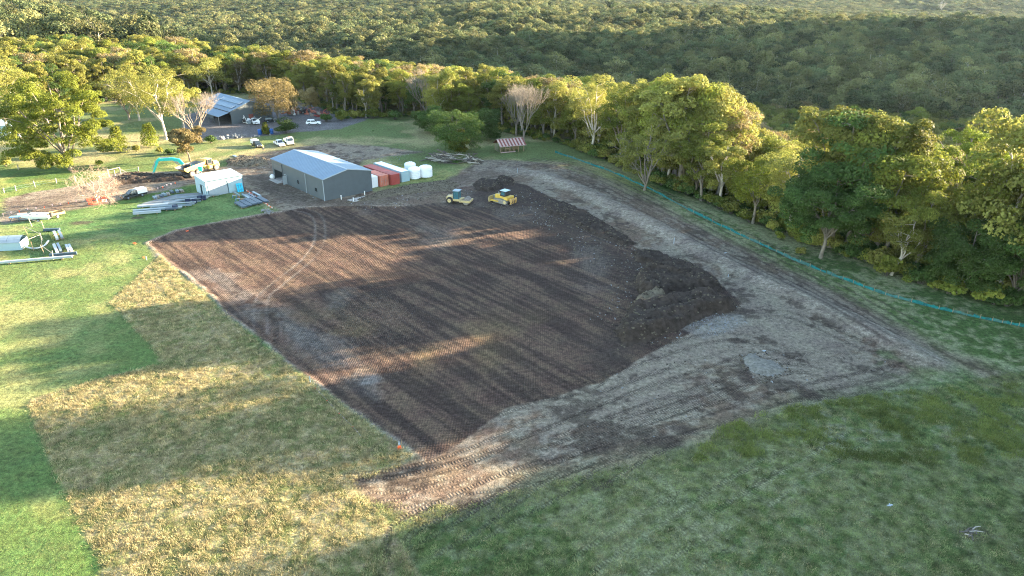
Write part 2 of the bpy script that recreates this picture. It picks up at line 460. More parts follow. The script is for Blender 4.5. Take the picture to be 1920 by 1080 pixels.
COLR = np.ones((NV, 4), np.float32)
fl = fbm(GXr, GYr, 25, 90, 3)
forest_floor = mixc(C(.055, .055, .025), C(.12, .10, .06), ss(fl, .4, .6))
COLR[:, :3] = forest_floor
edge = 1 - np.minimum.reduce([ss(x, -190, -165), 1 - ss(x, 112, 130), ss(y, 20, 30), 1 - ss(y, 300, 330)])
COLR[near, :3] = mixc(col, forest_floor[near], edge)
PATT = np.zeros((NV, 4), np.float32)
PATT[near, 0] = pad * (1 - .75 * ss(-(poly_sd(x, y, DARK) + 4 * w1), 0, 4)) * np.clip(.55 + 1.2 * (n_a - .35), .2, 1) * (1 - np.clip(cleat * 2, 0, 1))
PATT[near, 1] = cleat
PATT[near, 2] = 1 - np.clip(earth + grav + strip * .5, 0, 1)
PATT[near, 3] = 1
TUV = np.zeros((NV, 3), np.float32)
TUV[near, 0] = ta; TUV[near, 1] = tb
ROWUV = np.zeros((NV, 3), np.float32)
ROWUV[near, 0] = along; ROWUV[near, 1] = across

gm, nt, b = new_mat('ground')
A = lambda nm: N(nt, 'ShaderNodeAttribute', attribute_name=nm)
def M(op, a, c=None):
    n = N(nt, 'ShaderNodeMath', operation=op)
    for i, q in enumerate((a, c)):
        if q is None: continue
        if isinstance(q, (int, float)): n.inputs[i].default_value = q
        else: nt.links.new(q, n.inputs[i])
    return n.outputs[0]
ca, pa, tu, ru = A('col'), A('patt'), A('tuv'), A('rowuv')
sepp = N(nt, 'ShaderNodeSeparateColor'); nt.links.new(pa.outputs['Color'], sepp.inputs[0])
padm, clm, grm = sepp.outputs
su = N(nt, 'ShaderNodeSeparateXYZ'); nt.links.new(ru.outputs['Vector'], su.inputs[0])
st = N(nt, 'ShaderNodeSeparateXYZ'); nt.links.new(tu.outputs['Vector'], st.inputs[0])
K = 2 * math.pi
s1 = M('SINE', M('MULTIPLY', su.outputs[0], K / .42)); s2 = M('SINE', M('MULTIPLY', su.outputs[1], K / .42))
foot = M('MULTIPLY', s1, s2)                                   # sheepsfoot roller dimples
clt = M('SINE', M('MULTIPLY', st.outputs[0], K / .34))          # grouser bars of the crawlers
geo = N(nt, 'ShaderNodeNewGeometry')
nf = N(nt, 'ShaderNodeTexNoise', i_Scale=1.7, i_Detail=8.0, i_Roughness=.72); nt.links.new(geo.outputs['Position'], nf.inputs['Vector'])
ng = N(nt, 'ShaderNodeTexNoise', i_Scale=.28, i_Detail=6.0, i_Roughness=.6); nt.links.new(geo.outputs['Position'], ng.inputs['Vector'])
nh = N(nt, 'ShaderNodeTexNoise', i_Scale=7.0, i_Detail=4.0, i_Roughness=.7); nt.links.new(geo.outputs['Position'], nh.inputs['Vector'])
def mr(src, a, b_, c, d):
    n = N(nt, 'ShaderNodeMapRange')
    n.inputs[1].default_value = a; n.inputs[2].default_value = b_; n.inputs[3].default_value = c; n.inputs[4].default_value = d
    nt.links.new(src, n.inputs[0]); return n.outputs[0]
br = M('MULTIPLY', mr(nf.outputs[0], .33, .67, .45, 1.6), mr(nh.outputs[0], .33, .67, .62, 1.42))
br = M('MULTIPLY', br, mr(ng.outputs[0], .3, .7, .85, 1.15))
br = M('MULTIPLY', br, M('ADD', 1.0, M('MULTIPLY', M('MULTIPLY', foot, padm), M('MULTIPLY', .75, nf.outputs[0]))))  # dimples also darkened in colour: relief shade painted over moist mud
br = M('MULTIPLY', br, M('ADD', 1.0, M('MULTIPLY', M('MULTIPLY', clt, clm), .38)))
vm = N(nt, 'ShaderNodeVectorMath', operation='SCALE')
nt.links.new(ca.outputs['Color'], vm.inputs[0]); nt.links.new(br, vm.inputs['Scale'])
hs = N(nt, 'ShaderNodeHueSaturation'); nt.links.new(vm.outputs[0], hs.inputs['Color'])
nt.links.new(mr(ng.outputs[0], .3, .7, .482, .515), hs.inputs['Hue'])
nt.links.new(hs.outputs[0], b.inputs['Base Color'])
b.inputs['Roughness'].default_value = .95
b.inputs['Specular IOR Level'].default_value = .12
h = M('ADD', M('MULTIPLY', M('MULTIPLY', foot, padm), .05), M('MULTIPLY', M('MULTIPLY', clt, clm), .045))
h = M('ADD', h, M('MULTIPLY', nf.outputs[0], .28))
h = M('ADD', h, M('MULTIPLY', nh.outputs[0], .07))
bp = N(nt, 'ShaderNodeBump', i_Strength=.9, i_Distance=1.0)
nt.links.new(h, bp.inputs['Height']); nt.links.new(bp.outputs[0], b.inputs['Normal'])

nxc, nyc = len(gx), len(gy)
I = np.arange(NV).reshape(nyc, nxc)
FQ = np.stack([I[:-1, :-1], I[:-1, 1:], I[1:, 1:], I[1:, :-1]], -1).reshape(-1, 4)
V3 = np.c_[GXr, GYr, GZ].astype(np.float32)
# split the sheet into the pieces of ground one can name; they meet edge to edge
zone = np.zeros(NV, np.int8)
zn = np.zeros(len(near), np.int8)
zn[(earth > .5) & (sde < 0)] = 2
zn[roadm * (earth > .4) > .5] = 3
zn[grav > .5] = 4
zn[pad > .5] = 1
zn[longg > .5] = 5
zone[near] = zn
zf = zone[FQ[:, 0]]
for zi, nm in enumerate(('ground', 'earth_pad', 'bare_earth', 'dirt_road', 'gravel_yard', 'dry_grass_field')):
    fq = FQ[zf == zi]
    used, inv = np.unique(fq, return_inverse=True)
    me = raw_mesh(nm, V3[used], inv.reshape(-1, 4), gm, smooth=True)
    a = me.color_attributes.new('col', 'FLOAT_COLOR', 'POINT'); a.data.foreach_set('color', COLR[used].ravel())
    a = me.color_attributes.new('patt', 'FLOAT_COLOR', 'POINT'); a.data.foreach_set('color', PATT[used].ravel())
    a = me.attributes.new('tuv', 'FLOAT_VECTOR', 'POINT'); a.data.foreach_set('vector', TUV[used].ravel())
    a = me.attributes.new('rowuv', 'FLOAT_VECTOR', 'POINT'); a.data.foreach_set('vector', ROWUV[used].ravel())
    # continuous shading across the seams
    o = link(bpy.data.objects.new(nm, me)); tag(o, kind='structure')

ZG = GZ.reshape(nyc, nxc)
def gz(px, py):
    """height of the ground sheet as built"""
    i = np.clip(np.searchsorted(gx, px) - 1, 0, nxc - 2); j = np.clip(np.searchsorted(gy, py) - 1, 0, nyc - 2)
    fx = (px - gx[i]) / (gx[i+1] - gx[i]); fy = (py - gy[j]) / (gy[j+1] - gy[j])
    return (ZG[j, i] * (1-fx) + ZG[j, i+1] * fx) * (1-fy) + (ZG[j+1, i] * (1-fx) + ZG[j+1, i+1] * fx) * fy
def at3(u, v, dz=0.0):
    p = at(u, v); return (float(p[0]), float(p[1]), float(gz(p[0], p[1])) + dz)
# ------------------------------------------------------------------ foliage
def leaf_mat(name, col, col2, trans=.35, nsc=.06, namp=.35, ramp_=.3):
    m, nt, b = new_mat(name)
    at_ = N(nt, 'ShaderNodeAttribute', attribute_name='tint')
    oi = N(nt, 'ShaderNodeObjectInfo')
    mx = N(nt, 'ShaderNodeMixRGB'); mx.inputs[1].default_value = (*col, 1); mx.inputs[2].default_value = (*col2, 1)
    ad = N(nt, 'ShaderNodeMath', operation='MULTIPLY_ADD')
    nt.links.new(oi.outputs['Random'], ad.inputs[0]); ad.inputs[1].default_value = .55; ad.use_clamp = True
    sp = N(nt, 'ShaderNodeSeparateColor'); nt.links.new(at_.outputs['Color'], sp.inputs[0])
    nt.links.new(sp.outputs[0], ad.inputs[2])
    nt.links.new(ad.outputs[0], mx.inputs[0])
    sc_ = N(nt, 'ShaderNodeVectorMath', operation='SCALE')
    geo_ = N(nt, 'ShaderNodeNewGeometry')
    nz = N(nt, 'ShaderNodeTexNoise', i_Scale=nsc, i_Detail=4.0, i_Roughness=.65); nt.links.new(geo_.outputs['Position'], nz.inputs['Vector'])
    rz = N(nt, 'ShaderNodeMapRange', i_1=.34, i_2=.66, i_3=1 - namp, i_4=1 + namp); nt.links.new(nz.outputs['Fac'], rz.inputs[0])
    hs_ = N(nt, 'ShaderNodeMath', operation='FRACT'); m7 = N(nt, 'ShaderNodeMath', operation='MULTIPLY'); m7.inputs[1].default_value = 17.31
    nt.links.new(oi.outputs['Random'], m7.inputs[0]); nt.links.new(m7.outputs[0], hs_.inputs[0])
    ri = N(nt, 'ShaderNodeMapRange', i_1=0., i_2=1., i_3=1 - ramp_, i_4=1 + ramp_); nt.links.new(hs_.outputs[0], ri.inputs[0])
    mq = N(nt, 'ShaderNodeMath', operation='MULTIPLY'); nt.links.new(rz.outputs[0], mq.inputs[0]); nt.links.new(ri.outputs[0], mq.inputs[1])
    mk = N(nt, 'ShaderNodeMath', operation='MULTIPLY'); nt.links.new(mq.outputs[0], mk.inputs[0]); nt.links.new(sp.outputs[1], mk.inputs[1])
    nt.links.new(mx.outputs[0], sc_.inputs[0]); nt.links.new(mk.outputs[0], sc_.inputs['Scale'])
    nt.links.new(sc_.outputs[0], b.inputs['Base Color'])
    b.inputs['Roughness'].default_value = .7
    b.inputs['Specular IOR Level'].default_value = .1
    tr_ = N(nt, 'ShaderNodeBsdfTranslucent'); nt.links.new(sc_.outputs[0], tr_.inputs[0])
    ms = N(nt, 'ShaderNodeMixShader'); ms.inputs[0].default_value = trans
    nt.links.new(b.outputs[0], ms.inputs[1]); nt.links.new(tr_.outputs[0], ms.inputs[2])
    nt.links.new(ms.outputs[0], nt.nodes['Material Output'].inputs[0])
    return m
L_OLIVE = leaf_mat('olive_leaves', (.15, .165, .036), (.24, .225, .055))
L_GREEN = leaf_mat('green_leaves', (.11, .145, .026), (.20, .205, .036))
L_DARK = leaf_mat('dark_leaves', (.048, .088, .024), (.085, .135, .032))
L_TAN = leaf_mat('tan_leaves', (.17, .135, .055), (.24, .185, .08))
L_LIME = leaf_mat('lime_leaves', (.12, .155, .018), (.19, .20, .03))
L_FARA = leaf_mat('far_olive_leaves', (.10, .112, .042), (.165, .16, .065), .35, .03, .45, .4)
L_FARB = leaf_mat('far_grey_green_leaves', (.062, .085, .036), (.105, .12, .052), .35, .03, .45, .4)
L_BRIGHT = leaf_mat('bright_leaves', (.11, .15, .02), (.18, .20, .03), .4)
L_GRASS = leaf_mat('straw_blades', (.22, .21, .09), (.46, .38, .21), .45, .9, .42, .2)
L_GRASSG = leaf_mat('green_blades', (.135, .175, .055), (.25, .27, .12), .45, .8, .65, .2)
BARK = mat('bark', (.17, .145, .115), .9, var=.35, scale=1.5, bump=.05)
BARKP = mat('pale_bark', (.38, .34, .28), .85, var=.25, scale=1.2, bump=.03)
BARKD = mat('dark_bark', (.10, .085, .07), .9, var=.3, scale=1.5, bump=.05)
TWIG = mat('bleached_twigs', (.34, .25, .19), .9, var=.2, scale=2)
TWIGP = mat('grey_twigs', (.19, .16, .13), .9, var=.3, scale=2)

class Tubes:
    def __init__(s): s.v = []; s.f = []
    def add(s, pts, rads, k=5):
        pts = [Vector(p) for p in pts]; base = sum(len(a) for a in s.v)
        n = len(pts); ring = []
        prev = None
        for i in range(n):
            d = (pts[min(i+1, n-1)] - pts[max(i-1, 0)]).normalized()
            a = d.orthogonal().normalized() if prev is None else (prev - d * prev.dot(d)).normalized()
            prev = a; b_ = d.cross(a)
            for j in range(k):
                t = 2 * math.pi * j / k
                q = pts[i] + (a * math.cos(t) + b_ * math.sin(t)) * rads[i]
                ring.append(tuple(q))
        s.v.append(ring)
        for i in range(n - 1):
            for j in range(k):
                s.f.append((base + i*k + j, base + i*k + (j+1) % k, base + (i+1)*k + (j+1) % k, base + (i+1)*k + j))
    def mesh(s, name, m):
        v = [p for a in s.v for p in a]
        return raw_mesh(name, v, s.f, m, smooth=True)

def bend_path(rg, a, b, n=4, wob=.12, sag=0):
    a = Vector(a); b = Vector(b); L = (b - a).length
    out = []
    for i in range(n + 1):
        t = i / n
        p = a.lerp(b, t)
        if 0 < i < n: p += Vector((rg.uniform(-1, 1), rg.uniform(-1, 1), rg.uniform(-.5, .8))) * L * wob * (1 - abs(2*t-1) * .5)
        out.append(p)
    return out

def leaf_cloud(g, centers, radii, n_each, size, flat=.62, ragged=.3, low=-.35):
    """leaf-sized faces spread over domed clumps; returns verts, tint"""
    V = []; T = []
    for c, r, n in zip(centers, radii, n_each):
        n = int(n)
        d = g.normal(size=(n * 2, 3)); d /= np.linalg.norm(d, axis=1)[:, None]
        d = d[d[:, 2] > low + .3 * g.random(len(d))][:n]
        n = len(d)
        # sub-lobes give an uneven outline
        lob = g.normal(size=(7, 3)); lob[:, 2] = np.abs(lob[:, 2]) * .8; lob /= np.linalg.norm(lob, axis=1)[:, None]
        k = (d @ lob.T).max(1)
        rr = r * (.62 + .42 * np.clip((k - .55) / .45, 0, 1)) * (1 - ragged * g.random(n) ** 2)
        p = d * rr[:, None]; p[:, 2] *= flat
        p += np.asarray(c)
        nr = d * .9 + g.normal(size=(n, 3)) * .55; nr[:, 2] += .25; nr /= np.linalg.norm(nr, axis=1)[:, None]
        a = np.cross(nr, g.normal(size=(n, 3))); a /= np.linalg.norm(a, axis=1)[:, None] + 1e-9
        b_ = np.cross(nr, a)
        s_ = size * g.uniform(.6, 1.35, n)[:, None]
        q = np.stack([p - a * s_ * .5, p + b_ * s_ * .42, p + a * s_ * .55, p - b_ * s_ * .42], 1)
        V.append(q.reshape(-1, 3))
        t = np.ones((n, 4)); t[:, 0] = np.clip(g.random() * .35 + g.random(n) * .25 - .1, 0, 1); t[:, 1] = g.uniform(.75, 1.25, n) * g.uniform(.88, 1.12)
        T.append(np.repeat(t, 4, 0))
    return np.concatenate(V), np.concatenate(T)

def crown_mesh(name, V, T, m):
    f = np.arange(len(V)).reshape(-1, 4)
    me = raw_mesh(name, V, f, m)
    a = me.color_attributes.new('tint', 'FLOAT_COLOR', 'POINT'); a.data.foreach_set('color', T.astype(np.float32).ravel())
    return me

def gum_tree(seed, H=16., cr=5., fork=.38, limbs=4, subs=4, leaves=90, size=.34, m=None, bark=None, lean=0., clump=1.5, flat=.62, dense=1., tall=.8, twigs=0, side=5, skirt=1.6, fill=0):
    rg = random.Random(seed); g = np.random.default_rng(seed)
    tb = Tubes(); r0 = H * .017 + .05
    top = Vector((lean * H * fork + rg.uniform(-.4, .4), rg.uniform(-.5, .5), H * fork))
    tb.add(bend_path(rg, (0, 0, -.4), top, 3, .04), [r0 * 1.25, r0, r0 * .92, r0 * .8], side + 1)
    cen = []; rad = []
    for i in range(limbs):
        a = 2 * math.pi * (i + rg.uniform(-.3, .3)) / limbs
        rr = cr * rg.uniform(.45, .8); hz = H * (fork + (1 - fork) * rg.uniform(.45, .85))
        e = Vector((top.x + rr * math.cos(a) + lean * H * .25, top.y + rr * math.sin(a), hz))
        if i == 0: e = Vector((top.x + lean * H * .3, top.y, H * .93))
        pth = bend_path(rg, top - Vector((0, 0, rg.uniform(0, H * fork * .35))), e, 4, .07)
        tb.add(pth, [r0 * .6, r0 * .5, r0 * .38, r0 * .27, r0 * .14], side)
        for k in range(subs):
            t = rg.uniform(.3, 1.0) if k else 1.0; q = pth[min(4, int(t * 4))].lerp(pth[min(4, int(t * 4) + 1)], t * 4 % 1)
            a2 = a + rg.uniform(-1.3, 1.3); r2 = cr * rg.uniform(.22, .5)
            e2 = q + Vector((r2 * math.cos(a2), r2 * math.sin(a2), rg.uniform(-.05, .16) * H * tall))
            e2.z = min(e2.z, H * .97)
            tb.add(bend_path(rg, q, e2, 2, .1), [r0 * .24, r0 * .15, r0 * .06], 4 if side > 4 else 3)
            cen.append(e2); rad.append(clump * rg.uniform(.65, 1.25))
            for _ in range(twigs):
                e3 = e2 + Vector((rg.uniform(-1, 1), rg.uniform(-1, 1), rg.uniform(.2, 1.3))) * clump * .9
                tb.add([q.lerp(e2, .6), e3], [r0 * .08, r0 * .02], 3)
        cen.append(e + Vector((0, 0, clump * .1))); rad.append(clump * rg.uniform(.85, 1.3))
    for _ in range(int(limbs * skirt)):      # lower, shaded foliage that fills the crown
        a = rg.uniform(0, 6.28); rr = cr * rg.uniform(.25, .85)
        cen.append((top.x + lean * H * .15 + rr * math.cos(a), top.y + rr * math.sin(a), H * rg.uniform(fork * .9, .72))); rad.append(clump * rg.uniform(.7, 1.15))
    for _ in range(fill):                    # domed outer envelope of the crown
        a = rg.uniform(0, 6.28); t = rg.random() ** .7; ez = fork * H + (H * .96 - fork * H) * (t if rg.random() < .8 else rg.random() * .4)
        k_ = (ez - fork * H) / (H - fork * H); er = cr * (1 - clump * .3 / cr) * math.sqrt(max(.02, 1 - (max(0, k_ - .35) / .66) ** 2)) * (.75 + .25 * min(1, k_ / .3))
        er *= rg.uniform(.6, .95)
        cen.append((top.x + lean * H * .2 + er * math.cos(a), top.y + er * math.sin(a), ez - clump * .3)); rad.append(clump * rg.uniform(.7, 1.25))
    ne = [max(6, leaves * dense * (r / clump) ** 2) for r in rad]
    V, T = leaf_cloud(g, cen, rad, ne, size, flat)
    return tb.mesh('trunk', bark or BARK), crown_mesh('crown', V, T, m or L_OLIVE)

def bush(seed, H=2., w=2., leaves=500, size=.25, m=None, flat=.9):
    rg = random.Random(seed); g = np.random.default_rng(seed)
    cen = []; rad = []
    tb = Tubes()
    for k in range(7):
        a = rg.uniform(0, 6.28); rr = w * .5 * rg.uniform(.1, .62)
        c = Vector((rr * math.cos(a), rr * math.sin(a), H * rg.uniform(.3, .68)))
        cen.append(c); rad.append(w * rg.uniform(.22, .38))
        tb.add([(0, 0, -.2), c], [.06, .02], 3)
    V, T = leaf_cloud(g, cen, rad, [leaves / 7] * 7, size, flat * H / w, .4, -.9)
    V[:, 2] = np.maximum(V[:, 2], .02)
    return tb.mesh('stems', BARKD), crown_mesh('foliage', V, T, m or L_GREEN)

def cone_tree(seed, H=7., w=4., leaves=2600, size=.3, m=None):
    rg = random.Random(seed); g = np.random.default_rng(seed)
    tb = Tubes(); tb.add([(0, 0, -.2), (0, 0, H * .5), (.1, 0, H * .93)], [.14, .09, .03], 5)
    cen = []; rad = []
    for k in range(22):
        t = (k + .5) / 22; a = k * 2.4 + rg.uniform(-.4, .4)
        rr = w * .5 * (1 - .72 * t) * .62 * min(1, .45 + t * 4)
        cen.append((rr * math.cos(a), rr * math.sin(a), H * (.1 + .8 * t))); rad.append(w * .27 * (1.05 - .6 * t))
    V, T = leaf_cloud(g, cen, rad, [leaves / 22] * 22, size, .95, .3, -.8)
    return tb.mesh('trunk', BARKD), crown_mesh('crown', V, T, m or L_LIME)

def bare_tree(seed, H=7., spread=.8, depth=5, m=None, r0=.22, droop=0., start=.25, kids=(2, 4), leafm=None, side=4):
    rg = random.Random(seed); tb = Tubes(); tips = []
    def grow(p, d, L, r, lev):
        q = p + d * L
        mid = p.lerp(q, .5) + Vector((rg.uniform(-1, 1), rg.uniform(-1, 1), rg.uniform(-.6, 1))) * L * .1
        tb.add([p, mid, q], [r, r * .82, r * .66], side if lev < 3 else 3)
        if lev >= depth: tips.append(q); return
        for i in range(rg.randint(*kids)):
            a = rg.uniform(0, 6.28)
            o = d.orthogonal().normalized(); o = Matrix.Rotation(a, 3, d) @ o
            nd = (d * rg.uniform(.6, 1.) + o * rg.uniform(.35, 1.) * spread + Vector((0, 0, .18 - droop * lev * .12))).normalized()
            grow(mid.lerp(q, rg.uniform(.4, 1)), nd, L * rg.uniform(.62, .85), r * .6, lev + 1)
    tr_l = H * start
    tb.add([(0, 0, -.3), (0, 0, tr_l)], [r0 * 1.3, r0], 6)
    for i in range(5):
        a = 2 * math.pi * i / 5 + rg.uniform(-.4, .4)
        grow(Vector((0, 0, tr_l * rg.uniform(.6, 1))), Vector((math.cos(a) * spread, math.sin(a) * spread, rg.uniform(.5, 1.3))).normalized(), H * .28, r0 * .6, 1)
    return tb.mesh('branches', m or TWIGP), tips

# hidden-from-nothing store of prototypes used by the geometry-node masses (not linked to the scene by itself)
def proto(meshes, name):
    """join trunk and crown meshes into one unlinked object"""
    vs = []; fs = []; mats = []; mi = []; tint = []; off = 0
    for me in meshes:
        n = len(me.vertices); v = np.empty(n * 3, np.float32); me.vertices.foreach_get('co', v); vs.append(v.reshape(-1, 3))
        k = len(me.polygons); l = np.empty(k * 4, np.int32); me.loops.foreach_get('vertex_index', l); fs.append(l.reshape(-1, 4) + off)
        mats.append(me.materials[0]); mi.append(np.full(k, len(mats) - 1, np.int32))
        t = np.ones((n, 4), np.float32)
        ca_ = me.color_attributes.get('tint')
        if ca_:
            tt = np.empty(n * 4, np.float32); ca_.data.foreach_get('color', tt); t = tt.reshape(-1, 4)
        tint.append(t); off += n
    me = raw_mesh(name, np.concatenate(vs), np.concatenate(fs))
    for m in mats: me.materials.append(m)
    me.polygons.foreach_set('material_index', np.concatenate(mi))
    a = me.color_attributes.new('tint', 'FLOAT_COLOR', 'POINT'); a.data.foreach_set('color', np.concatenate(tint).ravel())
    return bpy.data.objects.new(name, me)

def scatter(name, pts, rotz, scl, idx, protos, kind='stuff', tilt=None):
    """one object whose geometry is many instances of real meshes standing at pts"""
    coll = bpy.data.collections.new(name + '_kinds')
    for i, o in enumerate(protos):
        o.name = f'{name}_kind_{i:02d}'
        coll.objects.link(o)
    me = bpy.data.meshes.new(name)
    me.vertices.add(len(pts)); me.vertices.foreach_set('co', np.asarray(pts, np.float32).ravel())
    r3 = np.zeros((len(pts), 3), np.float32); r3[:, 2] = rotz
    if tilt is not None: r3[:, 0] = tilt
    me.attributes.new('rot', 'FLOAT_VECTOR', 'POINT').data.foreach_set('vector', r3.ravel())
    s3 = np.asarray(scl, np.float32)
    if s3.ndim == 1: s3 = np.repeat(s3[:, None], 3, 1)
    me.attributes.new('scl', 'FLOAT_VECTOR', 'POINT').data.foreach_set('vector', s3.ravel())
    me.attributes.new('kind_i', 'INT', 'POINT').data.foreach_set('value', np.asarray(idx, np.int32))
    o = link(bpy.data.objects.new(name, me)); tag(o, kind=kind)
    ng = bpy.data.node_groups.new(name + '_nodes', 'GeometryNodeTree')
    ng.interface.new_socket('Geometry', in_out='INPUT', socket_type='NodeSocketGeometry')
    ng.interface.new_socket('Geometry', in_out='OUTPUT', socket_type='NodeSocketGeometry')
    gi = ng.nodes.new('NodeGroupInput'); go = ng.nodes.new('NodeGroupOutput')
    ci = ng.nodes.new('GeometryNodeCollectionInfo'); ci.inputs['Collection'].default_value = coll
    ci.inputs['Separate Children'].default_value = True; ci.inputs['Reset Children'].default_value = True
    ip = ng.nodes.new('GeometryNodeInstanceOnPoints'); ip.inputs['Pick Instance'].default_value = True
    def na(nm, dt):
        n = ng.nodes.new('GeometryNodeInputNamedAttribute'); n.data_type = dt; n.inputs['Name'].default_value = nm
        return n.outputs['Attribute']
    ng.links.new(gi.outputs[0], ip.inputs['Points']); ng.links.new(ci.outputs[0], ip.inputs['Instance'])
    ng.links.new(na('kind_i', 'INT'), ip.inputs['Instance Index'])
    ng.links.new(na('rot', 'FLOAT_VECTOR'), ip.inputs['Rotation']); ng.links.new(na('scl', 'FLOAT_VECTOR'), ip.inputs['Scale'])
    ng.links.new(ip.outputs[0], go.inputs[0])
    md = o.modifiers.new('instances', 'NODES'); md.node_group = ng
    return o

# ------------------------------------------------------------------ trees
def height_for(X, Y, z0, vtop):
    """height of a plant rooted at X, Y, z0 whose top shows at photograph row vtop"""
    lo, hi = .3, 60.
    c, s = math.cos(TILT), math.sin(TILT)
    for _ in range(30):
        md = (lo + hi) / 2; Z = z0 + md - CAM_H
        zc = Y * c - Z * s; yc = -(Y * s + Z * c)
        v = 540 + math.sin(ROLL) * F_PX * X / zc + math.cos(ROLL) * F_PX * yc / zc
        if v > vtop: lo = md
        else: hi = md
    return lo
def m_per_px(X, Y, z0):
    return (Y * math.cos(TILT) - (z0 - CAM_H) * math.sin(TILT)) / F_PX

# kinds used for the forest: (trunk mesh, crown mesh, nominal height)
near_kinds = []
for i, kw in enumerate([dict(m=L_OLIVE, limbs=5, subs=5), dict(m=L_OLIVE, limbs=4, subs=6, bark=BARKP, clump=1.7), dict(m=L_GREEN, limbs=5, subs=5, clump=1.6),
                        dict(m=L_OLIVE, limbs=4, subs=4, bark=BARKP, dense=.6, twigs=4), dict(m=L_GREEN, limbs=6, subs=4, cr=5.6, clump=1.7),
                        dict(m=L_TAN, limbs=4, subs=5, dense=.55, twigs=6, bark=BARKP), dict(m=L_DARK, limbs=5, subs=5, cr=5.4, clump=1.8, fork=.25), dict(m=L_OLIVE, limbs=5, subs=5, cr=4.2, fork=.45, clump=1.4)]):
    kw = dict(dict(H=16., cr=5.2, leaves=250, size=.29, fork=.24, skirt=2.2, clump=1.35, fill=22, flat=.75), **kw)
    near_kinds.append((*gum_tree(100 + i, **kw), kw['H']))
far_kinds = []
for i, kw in enumerate([dict(m=L_FARA), dict(m=L_FARB), dict(m=L_FARB, cr=6.), dict(m=L_FARA, bark=BARKP, dense=.7, twigs=1), dict(m=L_FARA, dense=.45, bark=BARKP, twigs=2), dict(m=L_FARB, cr=5.8), dict(m=L_FARA, cr=5.0), dict(m=L_FARB, cr=4.4)]):
    kw = dict(dict(H=16., cr=5.3, leaves=80, size=.64, flat=.75, fork=.26, skirt=1.5, limbs=4, subs=3, clump=2.1, fill=10, side=3), **kw)
    far_kinds.append((*gum_tree(200 + i, **kw), 16.))

CLEAR = np.vstack([P((1180, 318), (1060, 268), (990, 255), (905, 235), (815, 236), (790, 212), (700, 220), (640, 224), (600, 200), (500, 172), (400, 172), (320, 182), (210, 190), (90, 215), (0, 222)),
                   [(-330, 200), (-330, -90), (150, -90), (140, 0), (115, 45)],
                   P((1925, 585), (1700, 530), (1500, 452), (1300, 362))])
def s_of(x, y): return -x * math.sin(SUN_AZ) + y * math.cos(SUN_AZ)
PROF_S = np.array([-60, 44.5, 46.5, 66.3, 67, 71, 72, 80, 81.5, 87, 89.5, 98.5, 100, 135, 137, 153, 154, 156.5, 157.5, 162, 163, 400])
PROF_H = np.array([29, 29, 18.6, 18.6, 28, 28, 16.5, 16, 13, 13, 25, 25, 9, 9, 26, 26, 15, 15, 25, 25, 16, 17.])  # edge-tree heights across the sun, shaped to throw light and shade bands

hero = []     # (u, v, vtop, width px, maker kind, label)
T_ = lambda *a: hero.append(a)
T_(132, 318, 138, 185, 'broad', 'huge spreading green eucalyptus with several trunks left of the bleached bare tree')
T_(60, 300, 165, 110, 'green', 'green eucalyptus at the left margin behind the huge spreading one')
T_(226, 287, 233, 38, 'cone', 'bright yellow-green conical young tree right of the huge eucalyptus')
T_(284, 276, 228, 38, 'cone', 'yellow-green conical young tree in front of the dark scrub by the drive')
T_(312, 262, 128, 112, 'olive', 'tall olive eucalyptus left of the bare silvery tree by the far yard')
T_(262, 226, 146, 92, 'olive', 'olive eucalyptus standing behind the two conical young trees')
T_(20, 262, 142, 110, 'olive', 'tall olive eucalyptus at the left margin behind the white-roofed building')
T_(345, 240, 158, 66, 'olive', 'olive gum half hiding the left end of the far blue-roofed shed')
T_(398, 176, 112, 80, 'olive', 'golden-topped gum directly behind the roof of the far shed')
T_(358, 303, 240, 54, 'gold', 'small golden-crowned tree with dark trunk directly above the yellow dump truck')
T_(522, 226, 150, 92, 'tan', 'tan-orange round-crowned tree beside the far blue-roofed shed')
T_(582, 205, 166, 30, 'tan', 'small tan tree above the red scrap heap')
T_(536, 250, 221, 48, 'bushdark', 'dark rounded bush at the edge of the gravel yard')
T_(499, 252, 228, 17, 'cone', 'small lime-green sapling between the blue drums')
T_(815, 250, 202, 58, 'dark', 'dark small tree leftmost in the clump behind the log piles')
T_(858, 286, 212, 96, 'dark', 'rounded dark green tree right behind the log piles')
T_(905, 262, 212, 70, 'dark', 'dark green tree in the clump left of the timber frame hut')
T_(862, 290, 248, 46, 'green', 'low bright green small tree in front of the dark clump')
T_(1208, 356, 222, 118, 'sparse', 'sparse multi-stemmed gum with pale spreading limbs standing on the teal fence line')
T_(1315, 368, 235, 80, 'green', 'upright gum with greyish trunk just behind the teal fence right of the spreading gum')
T_(1350, 380, 262, 70, 'olive', 'slender twin-stemmed gum with yellow crown behind the teal fence')
T_(1412, 414, 304, 96, 'gold', 'small golden flat-topped gum standing clear of the belt behind the teal fence')
T_(1538, 484, 318, 168, 'darkbroad', 'broad dark green gum with a thick grey trunk by the teal fence')
T_(1670, 516, 396, 96, 'leaning', 'leaning white-trunked gum with forked limbs near the teal fence')
T_(1772, 442, 240, 190, 'greenbroad', 'large bright green gum with wide tiered crown at the right')
T_(1480, 430, 262, 130, 'olive', 'tall gum with dense yellow-olive crown behind the small golden one')
T_(1612, 450, 232, 130, 'olive', 'tall gum with many pale stems between the dark broad gum and the large bright one')
T_(1795, 550, 420, 120, 'darklow', 'low dense dark green gum reaching the ground near the right margin')
T_(1900, 560, 405, 150, 'darklow', 'dense dark green gum cut by the right margin')
T_(1888, 500, 318, 120, 'green', 'bright gum behind the dense dark one at the right margin')
T_(1240, 300, 165, 95, 'olive', 'gum with golden dome standing above the sparse spreading gum')
T_(1110, 285, 150, 100, 'olive', 'tall dome-crowned gum right of the timber frame hut')
